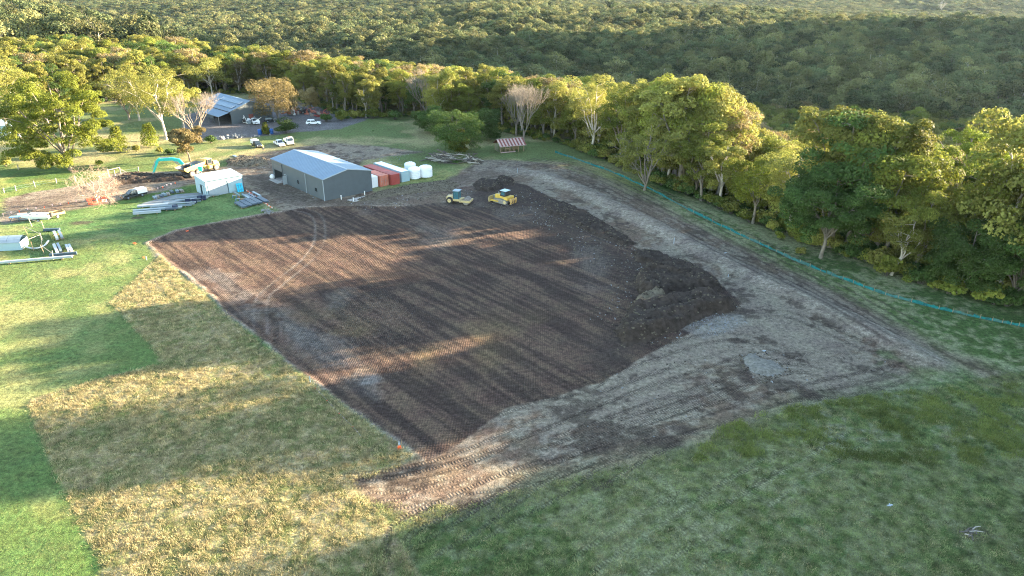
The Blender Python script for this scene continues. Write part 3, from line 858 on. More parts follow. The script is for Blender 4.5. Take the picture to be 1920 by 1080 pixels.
T_(1165, 300, 160, 80, 'green', 'green gum between the hut and the sparse spreading gum')

made = []
hero_pos = []
def place(parts, name, loc, rz, scale, label, cat='tree', group=None):
    e = empty(name, loc, rz, label, cat, group)
    e.scale = scale
    for nm, me in parts:
        o = link(bpy.data.objects.new(nm, me)); o.parent = e
    return e
for i, (u, v, vt, w, kd, lab) in enumerate(hero):
    X, Y = at(u, v); z0 = float(gz(X, Y)); H = height_for(X, Y, z0, vt); wm = w * m_per_px(X, Y, z0)
    hero_pos.append((X, Y, wm * .35))
    nm = 'eucalyptus_tree'
    if kd == 'cone': nm = 'conifer_tree'; t_, c_ = cone_tree(300 + i, H, wm * 1.05, leaves=3400, size=.28)
    elif kd == 'bushdark': nm = 'bush'; t_, c_ = bush(300 + i, H, wm, 3000, .35, L_DARK)
    else:
        kw = dict(H=H, cr=wm * .55, limbs=6, subs=6, leaves=330, size=.27, clump=max(1.0, wm * .15), fork=.33, flat=.78)
        if kd == 'broad': kw.update(m=L_BRIGHT, limbs=9, subs=5, leaves=520, fork=.14, clump=1.9, size=.30, fill=75)
        if kd == 'green': kw.update(m=L_GREEN, fill=20, fork=.25)
        if kd == 'greenbroad': kw.update(m=L_BRIGHT, limbs=9, subs=5, leaves=420, fork=.25, clump=1.7, fill=60)
        if kd == 'olive': kw.update(m=L_OLIVE, bark=BARKP, subs=7)
        if kd == 'gold': kw.update(m=L_TAN if u < 400 else L_LIME, fork=.35, bark=BARKD if u < 400 else BARK, subs=7)
        if kd == 'tan': kw.update(m=L_TAN, fork=.15, subs=7, leaves=240, fill=30)
        if kd == 'dark': kw.update(m=L_DARK, fork=.12, fill=24)
        if kd == 'sparse': kw.update(m=L_OLIVE, fork=.10, limbs=8, subs=6, leaves=230, twigs=8, bark=BARK, skirt=.5, clump=1.25)
        if kd == 'darkbroad': kw.update(m=L_DARK, fork=.28, limbs=9, subs=7, leaves=420, clump=1.6, fill=55)
        if kd == 'leaning': kw.update(m=L_OLIVE, lean=.28, fork=.3, bark=BARKP, leaves=130, skirt=.6)
        if kd == 'darklow': kw.update(m=L_DARK, fork=.08, limbs=8, subs=5, leaves=380, clump=1.5, fill=50)
        t_, c_ = gum_tree(300 + i, **kw)
    place([('trunk', t_), ('crown', c_)], nm, (X, Y, z0), 0, (1, 1, 1), lab, 'bush' if nm == 'bush' else 'tree')
# bare trees
for i, (u, v, vt, wf, kd, lab) in enumerate([
        (182, 380, 312, 1.15, 'pink', 'bleached pinkish bare tree with a round twiggy crown by the dark drive'),
        (372, 268, 168, .75, 'tall', 'big silvery bare tree with upright branches in front of the far shed'),
        (243, 225, 148, .9, 'tall', 'bare grey tree with spreading limbs in the dark gap left of the far yard'),
        (982, 268, 150, .55, 'tall', 'leaning bare grey tree with fanned branches behind the timber frame hut'),
        (800, 226, 126, .5, 'tall', 'pale leafless tree in the treeline above the white tanks'),
        (968, 250, 158, .5, 'tall', 'pale leafless tree in the treeline behind the leaning bare one'),
        (1300, 345, 232, .4, 'tall', 'bare branched gum skeleton between green gums behind the teal fence')]):
    X, Y = at(u, v); z0 = float(gz(X, Y)); H = height_for(X, Y, z0, vt)
    hero_pos.append((X, Y, 2.))
    if kd == 'pink': me, tips = bare_tree(400 + i, H * .95, 1.15, 7, TWIG, .16, .5, .14, (3, 3))
    else: me, tips = bare_tree(400 + i, H * .9, wf * .75, 6, TWIGP, .3, 0, .2, (2, 4))
    # scale to the height it has in the picture
    zz = np.empty(len(me.vertices) * 3, np.float32); me.vertices.foreach_get('co', zz); k = H / zz.reshape(-1, 3)[:, 2].max()
    o = link(bpy.data.objects.new('bare_tree', me)); o.location = (X, Y, z0); o.scale = (k * (1.1 if kd == 'pink' else 1),) * 2 + (k,)
    tag(o, lab, 'tree')

def at_land(u, v):
    """point of the hills seen at a photograph pixel"""
    for z_ in np.arange(0, -60, -.5):
        p_ = at(u, v, z_)
        if hgt(p_[0], p_[1]) >= z_: break
    t_ = 300.
    best = p_
    for t_ in np.arange(200, 2500, 4.):
        up, vp = u - 960.0, v - 540.0
        a_ = (math.cos(ROLL) * up + math.sin(ROLL) * vp) / F_PX; b_ = (-math.sin(ROLL) * up + math.cos(ROLL) * vp) / F_PX
        X_ = t_ * a_; Y_ = t_ * (math.cos(TILT) - b_ * math.sin(TILT)); Z_ = CAM_H - t_ * (math.sin(TILT) + b_ * math.cos(TILT))
        if hgt(X_, Y_) >= Z_: return X_, Y_, float(hgt(X_, Y_))
    return X_, Y_, float(hgt(X_, Y_))
for i, (u, v, vt, lab) in enumerate(((1300, 196, 138, 'tall forked dead gum standing alone on the dark far slope'), (1725, 178, 142, 'white dead gum on the far slope near the right margin'), (1560, 110, 74, 'small pale dead tree high on the far slope'), (1762, 30, 2, 'brightest white dead gum on the skyline at upper right'),
        (240, 66, 40, 'pale dead tree on the wooded rise at upper left'), (1000, 160, 128, 'thin dead stems on the far slope above the treeline'), (1180, 120, 98, 'thin grey dead tree in the middle of the far slope'), (620, 120, 84, 'pale dead tree poking out of the forest above the paddock'))):
    X, Y, z0 = at_land(u, v); H = (v - vt) * m_per_px(X, Y, z0) * 1.02
    me, tips = bare_tree(460 + i, H, .6, 4, BARKP, max(.5, H * .03), 0, .4, (2, 3))
    zz = np.empty(len(me.vertices) * 3, np.float32); me.vertices.foreach_get('co', zz); k = H / zz.reshape(-1, 3)[:, 2].max()
    o = link(bpy.data.objects.new('bare_tree', me)); o.location = (X, Y, z0); o.scale = (k * .8, k * .8, k); tag(o, lab, 'tree')

# forest positions on a jittered lattice
def lattice_pts(x0, x1, y0, y1, s, seed):
    g = np.random.default_rng(seed)
    xs, ys = np.meshgrid(np.arange(x0, x1, s), np.arange(y0, y1, s * .87))
    xs = xs + (np.arange(xs.shape[0])[:, None] % 2) * s / 2
    xs = xs + g.uniform(-.38, .38, xs.shape) * s; ys = ys + g.uniform(-.38, .38, ys.shape) * s
    return xs.ravel(), ys.ravel()
HP = np.array(hero_pos)
fx, fy = lattice_pts(-820, 900, -80, 1050, 6.6, 5)
zc = fy * math.cos(TILT)
inview = (np.abs(fx) < .80 * fy + 45)
side = (fx > 60) & (fx < 300) & (fy > -80) & (fy < 330)
k = inview | side
fx, fy = fx[k], fy[k]
ex = []  # extra trees added at the edge of the wood to cast the shade bands
for s_lo, s_hi in ((67.8, 70.6), (90.5, 98.6), (139, 153), (158, 161.5), (-40, 43)):
    for s0 in np.arange(s_lo, s_hi + .1, 1.9 if s_lo > 0 else 5.):
        for dd in np.arange(40, 200, .5):       # walk towards the sun until the edge of the wood
            p_ = np.array([dd * math.cos(SUN_AZ) - s0 * math.sin(SUN_AZ), dd * math.sin(SUN_AZ) + s0 * math.cos(SUN_AZ)])
            if poly_sd(p_[:1], p_[1:], CLEAR)[0] > 5: ex.append(p_ + np.array([rnd.uniform(0, 7), 0])); break
ex = np.array(ex)
isx = np.r_[np.zeros(len(fx), bool), np.ones(len(ex), bool)]
fx = np.r_[fx, ex[:, 0]]; fy = np.r_[fy, ex[:, 1]]
sdc = poly_sd(fx, fy, CLEAR)
k = sdc > 1.0 + 1.5 * nrg.random(len(fx))
fx, fy, sdc, isx = fx[k], fy[k], sdc[k], isx[k]
hd = np.min(np.hypot(fx[:, None] - HP[:, 0], fy[:, None] - HP[:, 1]) - HP[:, 2], axis=1) if len(fx) < 60000 else 9
k = (hd > 1.0) | isx
fx, fy, sdc, isx = fx[k], fy[k], sdc[k], isx[k]
fz = hgt(fx, fy)
fh = 14.5 + 5.5 * (nrg.random(len(fx)) - .4) + 5 * (fbm(fx, fy, 40, 77, 2) - .5)
nearf = (sdc < 17) & (fx > 20) & (fy < 230)
fh = np.where((sdc > 17) & (fx > 20) & (fy < 260), np.clip((42 + sdc) * .185 - fz, 8, 21) * nrg.uniform(.85, 1.05, len(fx)), fh)
ph = np.interp(s_of(fx, fy), PROF_S, PROF_H)
fh = np.where(nearf | isx, ph * np.where(isx, 1.0, nrg.uniform(.86, 1.06, len(fx))), fh)
fk = np.where(isx, nrg.choice([0, 1, 4, 7], len(fx)), nrg.integers(0, 8, len(fx)))
region = fbm(fx, fy, 60, 78, 2)
fk = np.where((fk == 5) & (nrg.random(len(fx)) < .6), 0, fk)
tanz = ~isx & (region > .62) & (nrg.random(len(fx)) < .2)
fk = np.where(tanz, 5, fk)
dist = np.hypot(fx, fy)
infr = (np.abs(fx) < .77 * (fy * math.cos(TILT) + CAM_H * .41)) & (fy > 60)
front = infr & (sdc < 42) & (dist < 420)
order = np.argsort(np.where(front, dist + sdc * 2.5, 1e9))
n_ind = int(min(255, front.sum()))
ind = order[:n_ind]
LANDM = [(0, 'the left margin'), (132, 'the huge spreading eucalyptus'), (226, 'the conical young tree'), (312, 'the tall olive eucalyptus'), (440, 'the far blue-roofed shed'), (522, 'the tan round-crowned tree'), (600, 'the white station wagon'), (700, 'the wide green bush'),
         (800, 'the pale leafless tree'), (860, 'the dark clump by the log piles'), (953, 'the timber frame hut'), (1060, 'the far end of the teal fence'), (1208, 'the sparse spreading gum'), (1315, 'the upright gum'), (1412, 'the small golden gum'), (1538, 'the broad dark gum'),
         (1670, 'the leaning white-trunked gum'), (1765, 'the large bright gum'), (1890, 'the right margin')]
def forest_label(x_, y_, k_, d_, h_):
    tone = {0: 'olive', 1: 'pale-barked olive', 2: 'green', 3: 'thin-crowned', 4: 'broad green', 5: 'tan half-bare', 6: 'dark green', 7: 'slender olive'}[int(k_)]
    zc_ = y_ * math.cos(TILT) + CAM_H * math.sin(TILT); u_ = 960 + F_PX * x_ / zc_
    lm = min(LANDM, key=lambda q_: abs(q_[0] - u_))[1]
    row = 'in the front row nearest' if d_ < 8 else 'a few rows back behind' if d_ < 22 else 'deep in the wood behind'
    size_ = 'tall ' if h_ > 19 else 'short ' if h_ < 13.5 else ''
    return f'{size_}{tone} gum {row} {lm}', 'forest gums around ' + lm
for j in ind:
    tme, cme, H0 = near_kinds[fk[j]]
    sc_ = fh[j] / H0; sx = sc_ * rnd.uniform(.85, 1.12)
    lab, grp = forest_label(fx[j], fy[j], fk[j], sdc[j], fh[j])
    place([('trunk', tme), ('crown', cme)], 'eucalyptus_tree', (fx[j], fy[j], fz[j]), rnd.uniform(0, 6.28), (sx, sx, sc_), lab, 'tree', lab)
rest = np.setdiff1d(np.arange(len(fx)), ind)
mid = rest[(dist[rest] < 430)]
farr = rest[(dist[rest] >= 430) & (nrg.random(len(rest)) < .6)]
protos_n = [proto((a, b_), 'gum') for a, b_, _ in near_kinds]
scatter('gum_forest', np.c_[fx[mid], fy[mid], fz[mid]], nrg.uniform(0, 6.28, len(mid)), np.c_[fh[mid] / 16 * 1.05, fh[mid] / 16 * 1.05, fh[mid] / 16], fk[mid], protos_n)
protos_f = [proto((a, b_), 'fargum') for a, b_, _ in far_kinds]
sc2 = fh[farr] / 16 * nrg.uniform(.95, 1.6, len(farr))
scatter('valley_forest', np.c_[fx[farr], fy[farr], fz[farr]], nrg.uniform(0, 6.28, len(farr)), np.c_[sc2 * 1.02, sc2 * 1.02, sc2], fk[farr], protos_f)
# distant woods on the ranges
dx_, dy_ = lattice_pts(-2200, 2400, 1040, 2600, 15, 6)
k = np.abs(dx_) < .82 * dy_; dx_, dy_ = dx_[k], dy_[k]
dz_ = hgt(dx_, dy_)
scatter('distant_forest', np.c_[dx_, dy_, dz_], nrg.uniform(0, 6.28, len(dx_)), np.c_[np.full(len(dx_), 2.1), np.full(len(dx_), 2.1), nrg.uniform(.9, 1.2, len(dx_))], nrg.integers(0, 8, len(dx_)), [proto((a, b_), 'dgum') for a, b_, _ in far_kinds])
print('forest', len(fx), 'individual', n_ind, 'distant', len(dx_))
# ------------------------------------------------------------------ built things
class MB:
    """collects shapes and links them as one mesh object"""
    def __init__(s): s.v = []; s.f = []
    def raw(s, v, f):
        o = len(s.v); s.v += [tuple(p) for p in v]; s.f += [tuple(i + o for i in q) for q in f]; return s
    def box(s, x0, x1, y0, y1, z0, z1, M_=None):
        v = [Vector(p) for p in ((x0,y0,z0),(x1,y0,z0),(x1,y1,z0),(x0,y1,z0),(x0,y0,z1),(x1,y0,z1),(x1,y1,z1),(x0,y1,z1))]
        if M_ is not None: v = [M_ @ p for p in v]
        return s.raw(v, [(3,2,1,0),(4,5,6,7),(0,1,5,4),(1,2,6,5),(2,3,7,6),(3,0,4,7)])
    def bar(s, a, b, w=.1, h=None):
        a = Vector(a); b = Vector(b); d = b - a; L = d.length; h = h or w
        q = d.to_track_quat('X', 'Z').to_matrix().to_4x4()
        return s.box(0, L, -w/2, w/2, -h/2, h/2, Matrix.Translation(a) @ q)
    def tube(s, a, b, r, r2=None, k=12, cap=True):
        a = Vector(a); b = Vector(b); d = (b - a).normalized(); u = d.orthogonal().normalized(); w = d.cross(u)
        r2 = r if r2 is None else r2
        A_ = [a + (u * math.cos(t) + w * math.sin(t)) * r for t in [2*math.pi*i/k for i in range(k)]]
        B_ = [b + (u * math.cos(t) + w * math.sin(t)) * r2 for t in [2*math.pi*i/k for i in range(k)]]
        f = [(i, (i+1) % k, k + (i+1) % k, k + i) for i in range(k)]
        if cap: f += [tuple(range(k-1, -1, -1)), tuple(range(k, 2*k))]
        return s.raw(A_ + B_, f)
    def prism(s, prof, y0, y1, in0=None):
        """prof: (x, z) or (x, z, inset) going round; extruded along y"""
        n = len(prof)
        A_ = [(p[0], y0 + (p[2] if len(p) > 2 else 0), p[1]) for p in prof]
        B_ = [(p[0], y1 - (p[2] if len(p) > 2 else 0), p[1]) for p in prof]
        return s.raw(A_ + B_, [(i, (i+1) % n, n + (i+1) % n, n + i) for i in range(n)] + [tuple(range(n-1, -1, -1)), tuple(range(n, 2*n))])
    def lathe(s, prof, c=(0,0,0), k=24):
        v = []; f = []
        for r, z in prof:
            v += [(c[0] + r * math.cos(2*math.pi*i/k), c[1] + r * math.sin(2*math.pi*i/k), c[2] + z) for i in range(k)]
        for j in range(len(prof) - 1):
            f += [(j*k+i, j*k+(i+1) % k, (j+1)*k+(i+1) % k, (j+1)*k+i) for i in range(k)]
        f.append(tuple(range(k-1, -1, -1))); f.append(tuple((len(prof)-1)*k + i for i in range(k)))
        return s.raw(v, f)
    def part(s, name, m, parent=None, bevel=0, smooth=False, loc=None, rz=0, **kw):
        me = bpy.data.meshes.new(name); me.from_pydata(s.v, [], s.f); me.materials.append(m)
        if smooth: me.polygons.foreach_set('use_smooth', [True] * len(me.polygons))
        me.update()
        o = link(bpy.data.objects.new(name, me)); o.parent = parent
        if loc is not None: o.location = loc
        if rz: o.rotation_euler = (0, 0, rz)
        if bevel:
            b_ = o.modifiers.new('bevel', 'BEVEL'); b_.width = bevel; b_.segments = 2; b_.limit_method = 'ANGLE'
        tag(o, **kw)
        return o

GREY = mat('grey_cladding', (.078, .095, .105), .5, var=.08, scale=.7, dirt=.25, dirtcol=(.10, .105, .10))
GREYD = mat('grey_trim', (.10, .11, .12), .5, var=.1)
ROOFZ = mat('zinc_roof', (.17, .235, .30), .45, .6, var=.06, scale=.5)
WHITEP = mat('white_cladding', (.30, .42, .46), .5, var=.05, scale=.6, dirt=.12)
WHITE = mat('white_paint', (.78, .79, .78), .35, var=.05, dirt=.12)
BLUETRIM = mat('slate_trim', (.05, .085, .11), .5)
ROOFW = mat('pale_roof', (.36, .46, .49), .4, .1, var=.05, scale=.5)
GLASS = mat('dark_glass', (.02, .03, .035), .12, spec=.8)
BLACK = mat('black_rubber', (.025, .025, .025), .8, var=.3, dirt=.4)
DARK = mat('dark_interior', (.02, .02, .02), .9)  # near-black colour standing in for the shade inside the sheds
CONC = mat('concrete', (.36, .34, .31), .9, var=.15, scale=1, dirt=.3)
REDC = mat('red_container', (.30, .055, .045), .6, var=.15, scale=1, dirt=.3, dirtcol=(.20, .09, .06))
ORANGEC = mat('faded_orange_container', (.48, .15, .095), .65, var=.25, scale=1.2, dirt=.5, dirtcol=(.5, .27, .2))
POLY = mat('white_poly', (.80, .82, .83), .4, var=.04, scale=1)
SAND = mat('sand_yellow', (.52, .33, .11), .5, var=.15, scale=1.5, dirt=.45, dirtcol=(.30, .20, .12))
YELLOW = mat('machine_yellow', (.55, .36, .045), .5, var=.2, scale=2.5, dirt=.6, dirtcol=(.3, .2, .1))
CREAM = mat('cream_yellow', (.50, .39, .18), .55, var=.2, scale=2.5, dirt=.6, dirtcol=(.3, .22, .14))
TEAL = mat('teal_paint', (.02, .42, .36), .4, var=.08)
MUDDY = mat('muddy_steel', (.22, .20, .18), .7, var=.3, scale=3, dirt=.5, dirtcol=(.10, .075, .05))
STEEL = mat('galvanised', (.23, .29, .33), .4, .5, var=.12, scale=1.5)
STEELD = mat('dark_blue_sheet', (.07, .10, .135), .4, .2, var=.2, scale=1.5)
STEELW = mat('white_steel', (.31, .355, .385), .45, var=.05)
WOOD = mat('raw_timber', (.27, .19, .115), .85, var=.3, scale=4)
WOODG = mat('grey_timber', (.27, .24, .20), .9, var=.3, scale=4)
RUSTR = mat('red_rusty_iron', (.19, .055, .042), .7, var=.4, scale=2, dirt=.3, dirtcol=(.12, .04, .03))
PINKW = mat('bleached_iron', (.40, .29, .26), .6, var=.2, scale=2)
ORANGE = mat('safety_orange', (.80, .12, .03), .6, var=.1)
PINKF = mat('pale_pink_flag', (.75, .50, .45), .7)
TEALF = mat('teal_silt_fabric', (.006, .12, .115), .85, var=.5, scale=2)
BLUE = mat('blue_drum', (.02, .10, .35), .5)
CYAN = mat('cyan_sheet', (.01, .45, .62), .45, var=.1)
BLACKP = mat('black_car_paint', (.015, .02, .025), .25, spec=.7)
HIVIS = mat('hi_vis_yellow', (.45, .75, .08), .7)
NAVY = mat('navy_cloth', (.02, .03, .07), .9)
SKIN = mat('skin', (.45, .26, .18), .6)
SOIL = mat('dark_topsoil', (.042, .032, .026), .95, var=.55, scale=1.2, dirt=.35, dirtcol=(.10, .07, .05), bump=.25, spec=.1)
SOILB = mat('brown_clay', (.12, .10, .07), .95, var=.4, scale=1.5, dirt=.3, dirtcol=(.06, .045, .03), bump=.2, spec=.1)
ROCKG = mat('grey_gravel', (.21, .215, .22), .9, var=.3, scale=5, dirt=.25, dirtcol=(.36, .36, .36), bump=.1)

AX = .76
# ---- the grey shed in the middle
Z0 = .02
g = empty('shed', (-42.24, 147.56, Z0), AX, 'large grey gable shed with half-open roller door beside the shipping containers', 'shed')
w, L, h, r = 12.42, 25.45, 4.91, 6.19
# left long wall (x=0), seen from outside; openings: roller bay y 20.2..24.2, door 17.6..18.6, two windows
m = MB(); t = .12
def wall_y(m, x0, x1, spans, zt, z0=0):
    for a, b_, c, d in spans: m.box(x0, x1, a, b_, c, d)
wins = [(3.2, 4.3), (11.8, 12.8)]
wall_y(m, 0, t, [(0, 3.2, 0, h), (3.2, 4.3, 0, 1.35), (3.2, 4.3, 2.25, h), (4.3, 11.8, 0, h), (11.8, 12.8, 0, 1.35), (11.8, 12.8, 2.25, h), (12.8, 18.2, 0, h), (18.2, 19.2, 2.2, h), (19.2, 20.4, 0, h), (20.4, 24.6, 3.9, h), (24.6, L, 0, h)], h)
m.part('left_wall', GREY, g)
MB().box(w - t, w, 0, L, 0, h).part('right_wall', GREY, g)
for y0 in (0, L - t):
    MB().raw([(t+.002, y0, 0), (w-t-.002, y0, 0), (w-t-.002, y0, h), (w/2, y0, r-.03), (t+.002, y0, h), (t+.002, y0+t, 0), (w-t-.002, y0+t, 0), (w-t-.002, y0+t, h), (w/2, y0+t, r-.03), (t+.002, y0+t, h)],
             [(0,1,2,3,4), (9,8,7,6,5), (0,5,6,1), (1,6,7,2), (2,7,8,3), (3,8,9,4), (4,9,5,0)]).part('gable_wall', GREY, g)
def slope(m, xa, za, xb, zb, y0, y1, th=.08, rib=.76):
    """roof sheet with standing ribs"""
    m.raw([(xa,y0,za),(xb,y0,zb),(xb,y1,zb),(xa,y1,za),(xa,y0,za+th),(xb,y0,zb+th),(xb,y1,zb+th),(xa,y1,za+th)], [(3,2,1,0),(4,5,6,7),(0,1,5,4),(1,2,6,5),(2,3,7,6),(3,0,4,7)])
    n = int((y1 - y0) / rib)
    for i in range(1, n):
        y = y0 + (y1 - y0) * i / n
        m.raw([(xa,y-.03,za+th+.003),(xb,y-.03,zb+th+.003),(xb,y+.03,zb+th+.003),(xa,y+.03,za+th+.003),(xa,y,za+th+.05),(xb,y,zb+th+.05)], [(0,1,5,4),(2,3,4,5),(1,2,5),(3,0,4)])
m = MB(); slope(m, -.2, h - .02, w/2 - .005, r, -.15, L + .15); m.part('roof_slope', ROOFZ, g)
m = MB(); slope(m, w + .2, h - .02, w/2 + .005, r, -.15, L + .15); m.part('roof_slope', ROOFZ, g)
MB().raw([(w/2-.25, -.16, r+.06), (w/2, -.16, r+.16), (w/2+.25, -.16, r+.06), (w/2-.25, L+.16, r+.06), (w/2, L+.16, r+.16), (w/2+.25, L+.16, r+.06)], [(0,1,4,3),(1,2,5,4)]).part('ridge_cap', STEELW, g)
MB().box(-.34, -.205, -.15, L+.15, h-.16, h+.02).part('gutter', GREYD, g)
for s_ in ((0, w/2), (w, w/2)):
    xa = -.2 if s_[0] == 0 else w + .2
    MB().bar((xa, -.19, h + .02), (w/2, -.19, r + .06), .06, .2).part('barge_board', STEELW, g)
for y in (-.02, 8.2, 19.9): MB().box(-.16, -.03, y, y + .12, 0, h - .1).part('downpipe', STEELW if y < 15 else GREYD, g)
for a, b_ in wins:
    f = MB().box(-.04, 0.0, a - .05, b_ + .05, 1.3, 1.348).box(-.04, 0, a - .05, b_ + .05, 2.252, 2.3).box(-.04, 0, a - .05, a, 1.348, 2.252).box(-.04, 0, b_, b_ + .05, 1.348, 2.252).part('window', GREYD, g)
    MB().box(.02, .05, a, b_, 1.352, 2.248).part('pane', GLASS, f)
f = MB().box(-.06, -.003, 18.08, 18.2, 0, 2.3).box(-.06, -.003, 19.2, 19.32, 0, 2.3).box(-.06, -.003, 18.2, 19.2, 2.2, 2.3).part('door_frame', STEELW, g)
MB().box(-1.0, -.06, 18.14, 18.19, .05, 2.15).part('door', STEELW, g)
m = MB()
for k in range(14): m.box(.02, .07, 20.42, 24.58, 2.5 + k * .1, 2.592 + k * .1)
m.part('roller_door', GREYD, g)
MB().box(t + .01, w - t - .01, t + .01, L - t - .01, .0, .06).part('floor_slab', CONC, g)
m = MB(); m.box(3, 6, 14, 18, .06, 2.2); m.box(2, 3.4, 20.5, 22, .06, 1.4); m.part('stored_goods', DARK, g)
MB().box(-1.6, -.05, 20.2, 24.8, -.02, .07).part('apron_slab', CONC, g)

# septic slab and white vent pipes in front of the gable
X, Y, z = at3(672, 374)
e = empty('concrete_slab', (X, Y, z), AX, 'small grey concrete slab in the grass in front of the grey shed gable', 'slab')
MB().box(-2.2, 2.2, -1.1, 1.1, -.1, .12).part('slab', CONC, e)
for u, v, lab in ((640, 374, 'leftmost white vent pipe at the foot of the grey shed gable'), (663, 378, 'middle white vent pipe beside the concrete slab'), (684, 366, 'right-hand white vent pipe near the shed corner')):
    X, Y, z = at3(u, v)
    tag(MB().tube((0,0,-.2), (0,0,.85), .09, k=10).tube((0,0,.85), (0,0,.95), .14, k=10).part('vent_pipe', WHITE, None, loc=(X, Y, z)), lab, 'pipe', 'white vent pipes by the grey shed')
X, Y, z = at3(511, 335)
tag(MB().lathe([(.3, 0), (.62, .25), (.66, .6), (.45, .95), (.2, 1.1)], k=10).part('bulk_bag', WHITE, smooth=True, loc=(X, Y, z)), 'white bulk bag at the corner of the grey shed by its roller door', 'bag')

# ---- small white shed
g = empty('small_shed', (-69.38, 149.17, Z0), AX, 'small white shed with slate-blue trim and closed roller door on the lawn', 'shed')
w, L, h, h2 = 8.52, 6.24, 3.62, 3.9
MB().box(0, .5, 0, .1, 0, h-.02).box(4.9, w, 0, .1, 0, h-.02).box(.5, 4.9, 0, .1, 2.85, h-.02).part('front_wall', WHITEP, g)
MB().box(0, w, L-.1, L, 0, h2-.03).part('back_wall', WHITEP, g)
MB().raw([(0,.102,0),(0,1.3,0),(0,1.3,h-.02+.06),(0,.102,h-.02),(.1,.102,0),(.1,1.3,0),(.1,1.3,h+.04),(.1,.102,h-.02)], [(0,3,2,1),(4,5,6,7),(0,1,5,4),(2,3,7,6)]).raw(
    [(0,3.3,0),(0,L-.102,0),(0,L-.102,h2-.05),(0,3.3,h+.1),(.1,3.3,0),(.1,L-.102,0),(.1,L-.102,h2-.05),(.1,3.3,h+.1)], [(0,3,2,1),(4,5,6,7),(0,1,5,4),(2,3,7,6)]).raw(
    [(0,1.3,2.3),(0,3.3,2.3),(0,3.3,h+.1),(0,1.3,h+.04),(.1,1.3,2.3),(.1,3.3,2.3),(.1,3.3,h+.1),(.1,1.3,h+.04)], [(0,3,2,1),(4,5,6,7),(0,1,5,4),(2,3,7,6)]).part('left_wall', WHITEP, g)
MB().box(w-.1, w, .102, L-.102, 0, h-.02).part('right_wall', WHITEP, g)
m = MB()
for k in range(27): m.box(.52, 4.88, .03, .07, .02 + k * .104, .118 + k * .104)
m.part('roller_door', STEELW, g)
MB().box(.38, .5, -.04, 0, 0, 2.97).box(4.9, 5.06, -.04, 0, 0, 2.97).box(.5, 4.9, -.04, 0, 2.85, 2.97).part('door_trim', BLUETRIM, g)
MB().box(-.05, .03, -.05, -.002, 0, h-.05).box(w-.03, w+.1, -.05, -.002, 0, h-.05).part('corner_trim', BLUETRIM, g)
MB().box(-.12, w + .15, -.24, -.06, h - .14, h + .04).part('gutter', BLUETRIM, g)
m = MB()
m.raw([(-.1,-.05,h-.01),(w+.12,-.05,h-.01),(w+.12,L+.1,h2),(-.1,L+.1,h2),(-.1,-.05,h+.07),(w+.12,-.05,h+.07),(w+.12,L+.1,h2+.08),(-.1,L+.1,h2+.08)], [(3,2,1,0),(4,5,6,7),(0,1,5,4),(1,2,6,5),(2,3,7,6),(3,0,4,7)])
m.part('roof', ROOFW, g)
MB().box(-.03, .0, 1.2, 1.3, 0, 2.4).box(-.03, 0, 3.3, 3.4, 0, 2.4).box(-.03, 0, 1.3, 3.3, 2.3, 2.4).part('door_frame', BLUETRIM, g)
MB().box(.03, .08, 1.32, 2.5, .03, 2.27).part('door', WHITEP, g)
MB().box(.2, w-.2, .2, L-.2, 0, .05).part('floor_slab', DARK, g)
for k in range(3):
    q = empty('blue_board', (-69.38 + (6.75 + k * .5) * math.cos(AX) + .12 * math.sin(AX), 149.17 + (6.75 + k * .5) * math.sin(AX) - .12 * math.cos(AX), Z0), AX,
              ('leftmost', 'middle', 'rightmost')[k] + ' bright cyan-blue sheet leaning on the front of the white shed', 'sheet', 'cyan sheets leaning on the white shed')
    MB().box(0, .42, -.03, .03, 0, 2.05 - .1 * (k == 2), Matrix.Translation((0, -.55 - .05 * k, 0)) @ Matrix.Rotation(R(-14), 4, 'X')).part('board', CYAN, q)
    for zz in (.5, 1.5): MB().box(0.0, .42, -.045, -.033, zz, zz + .06, Matrix.Translation((0, -.55 - .05 * k, 0)) @ Matrix.Rotation(R(-14), 4, 'X')).part('strap', BLUE, q)

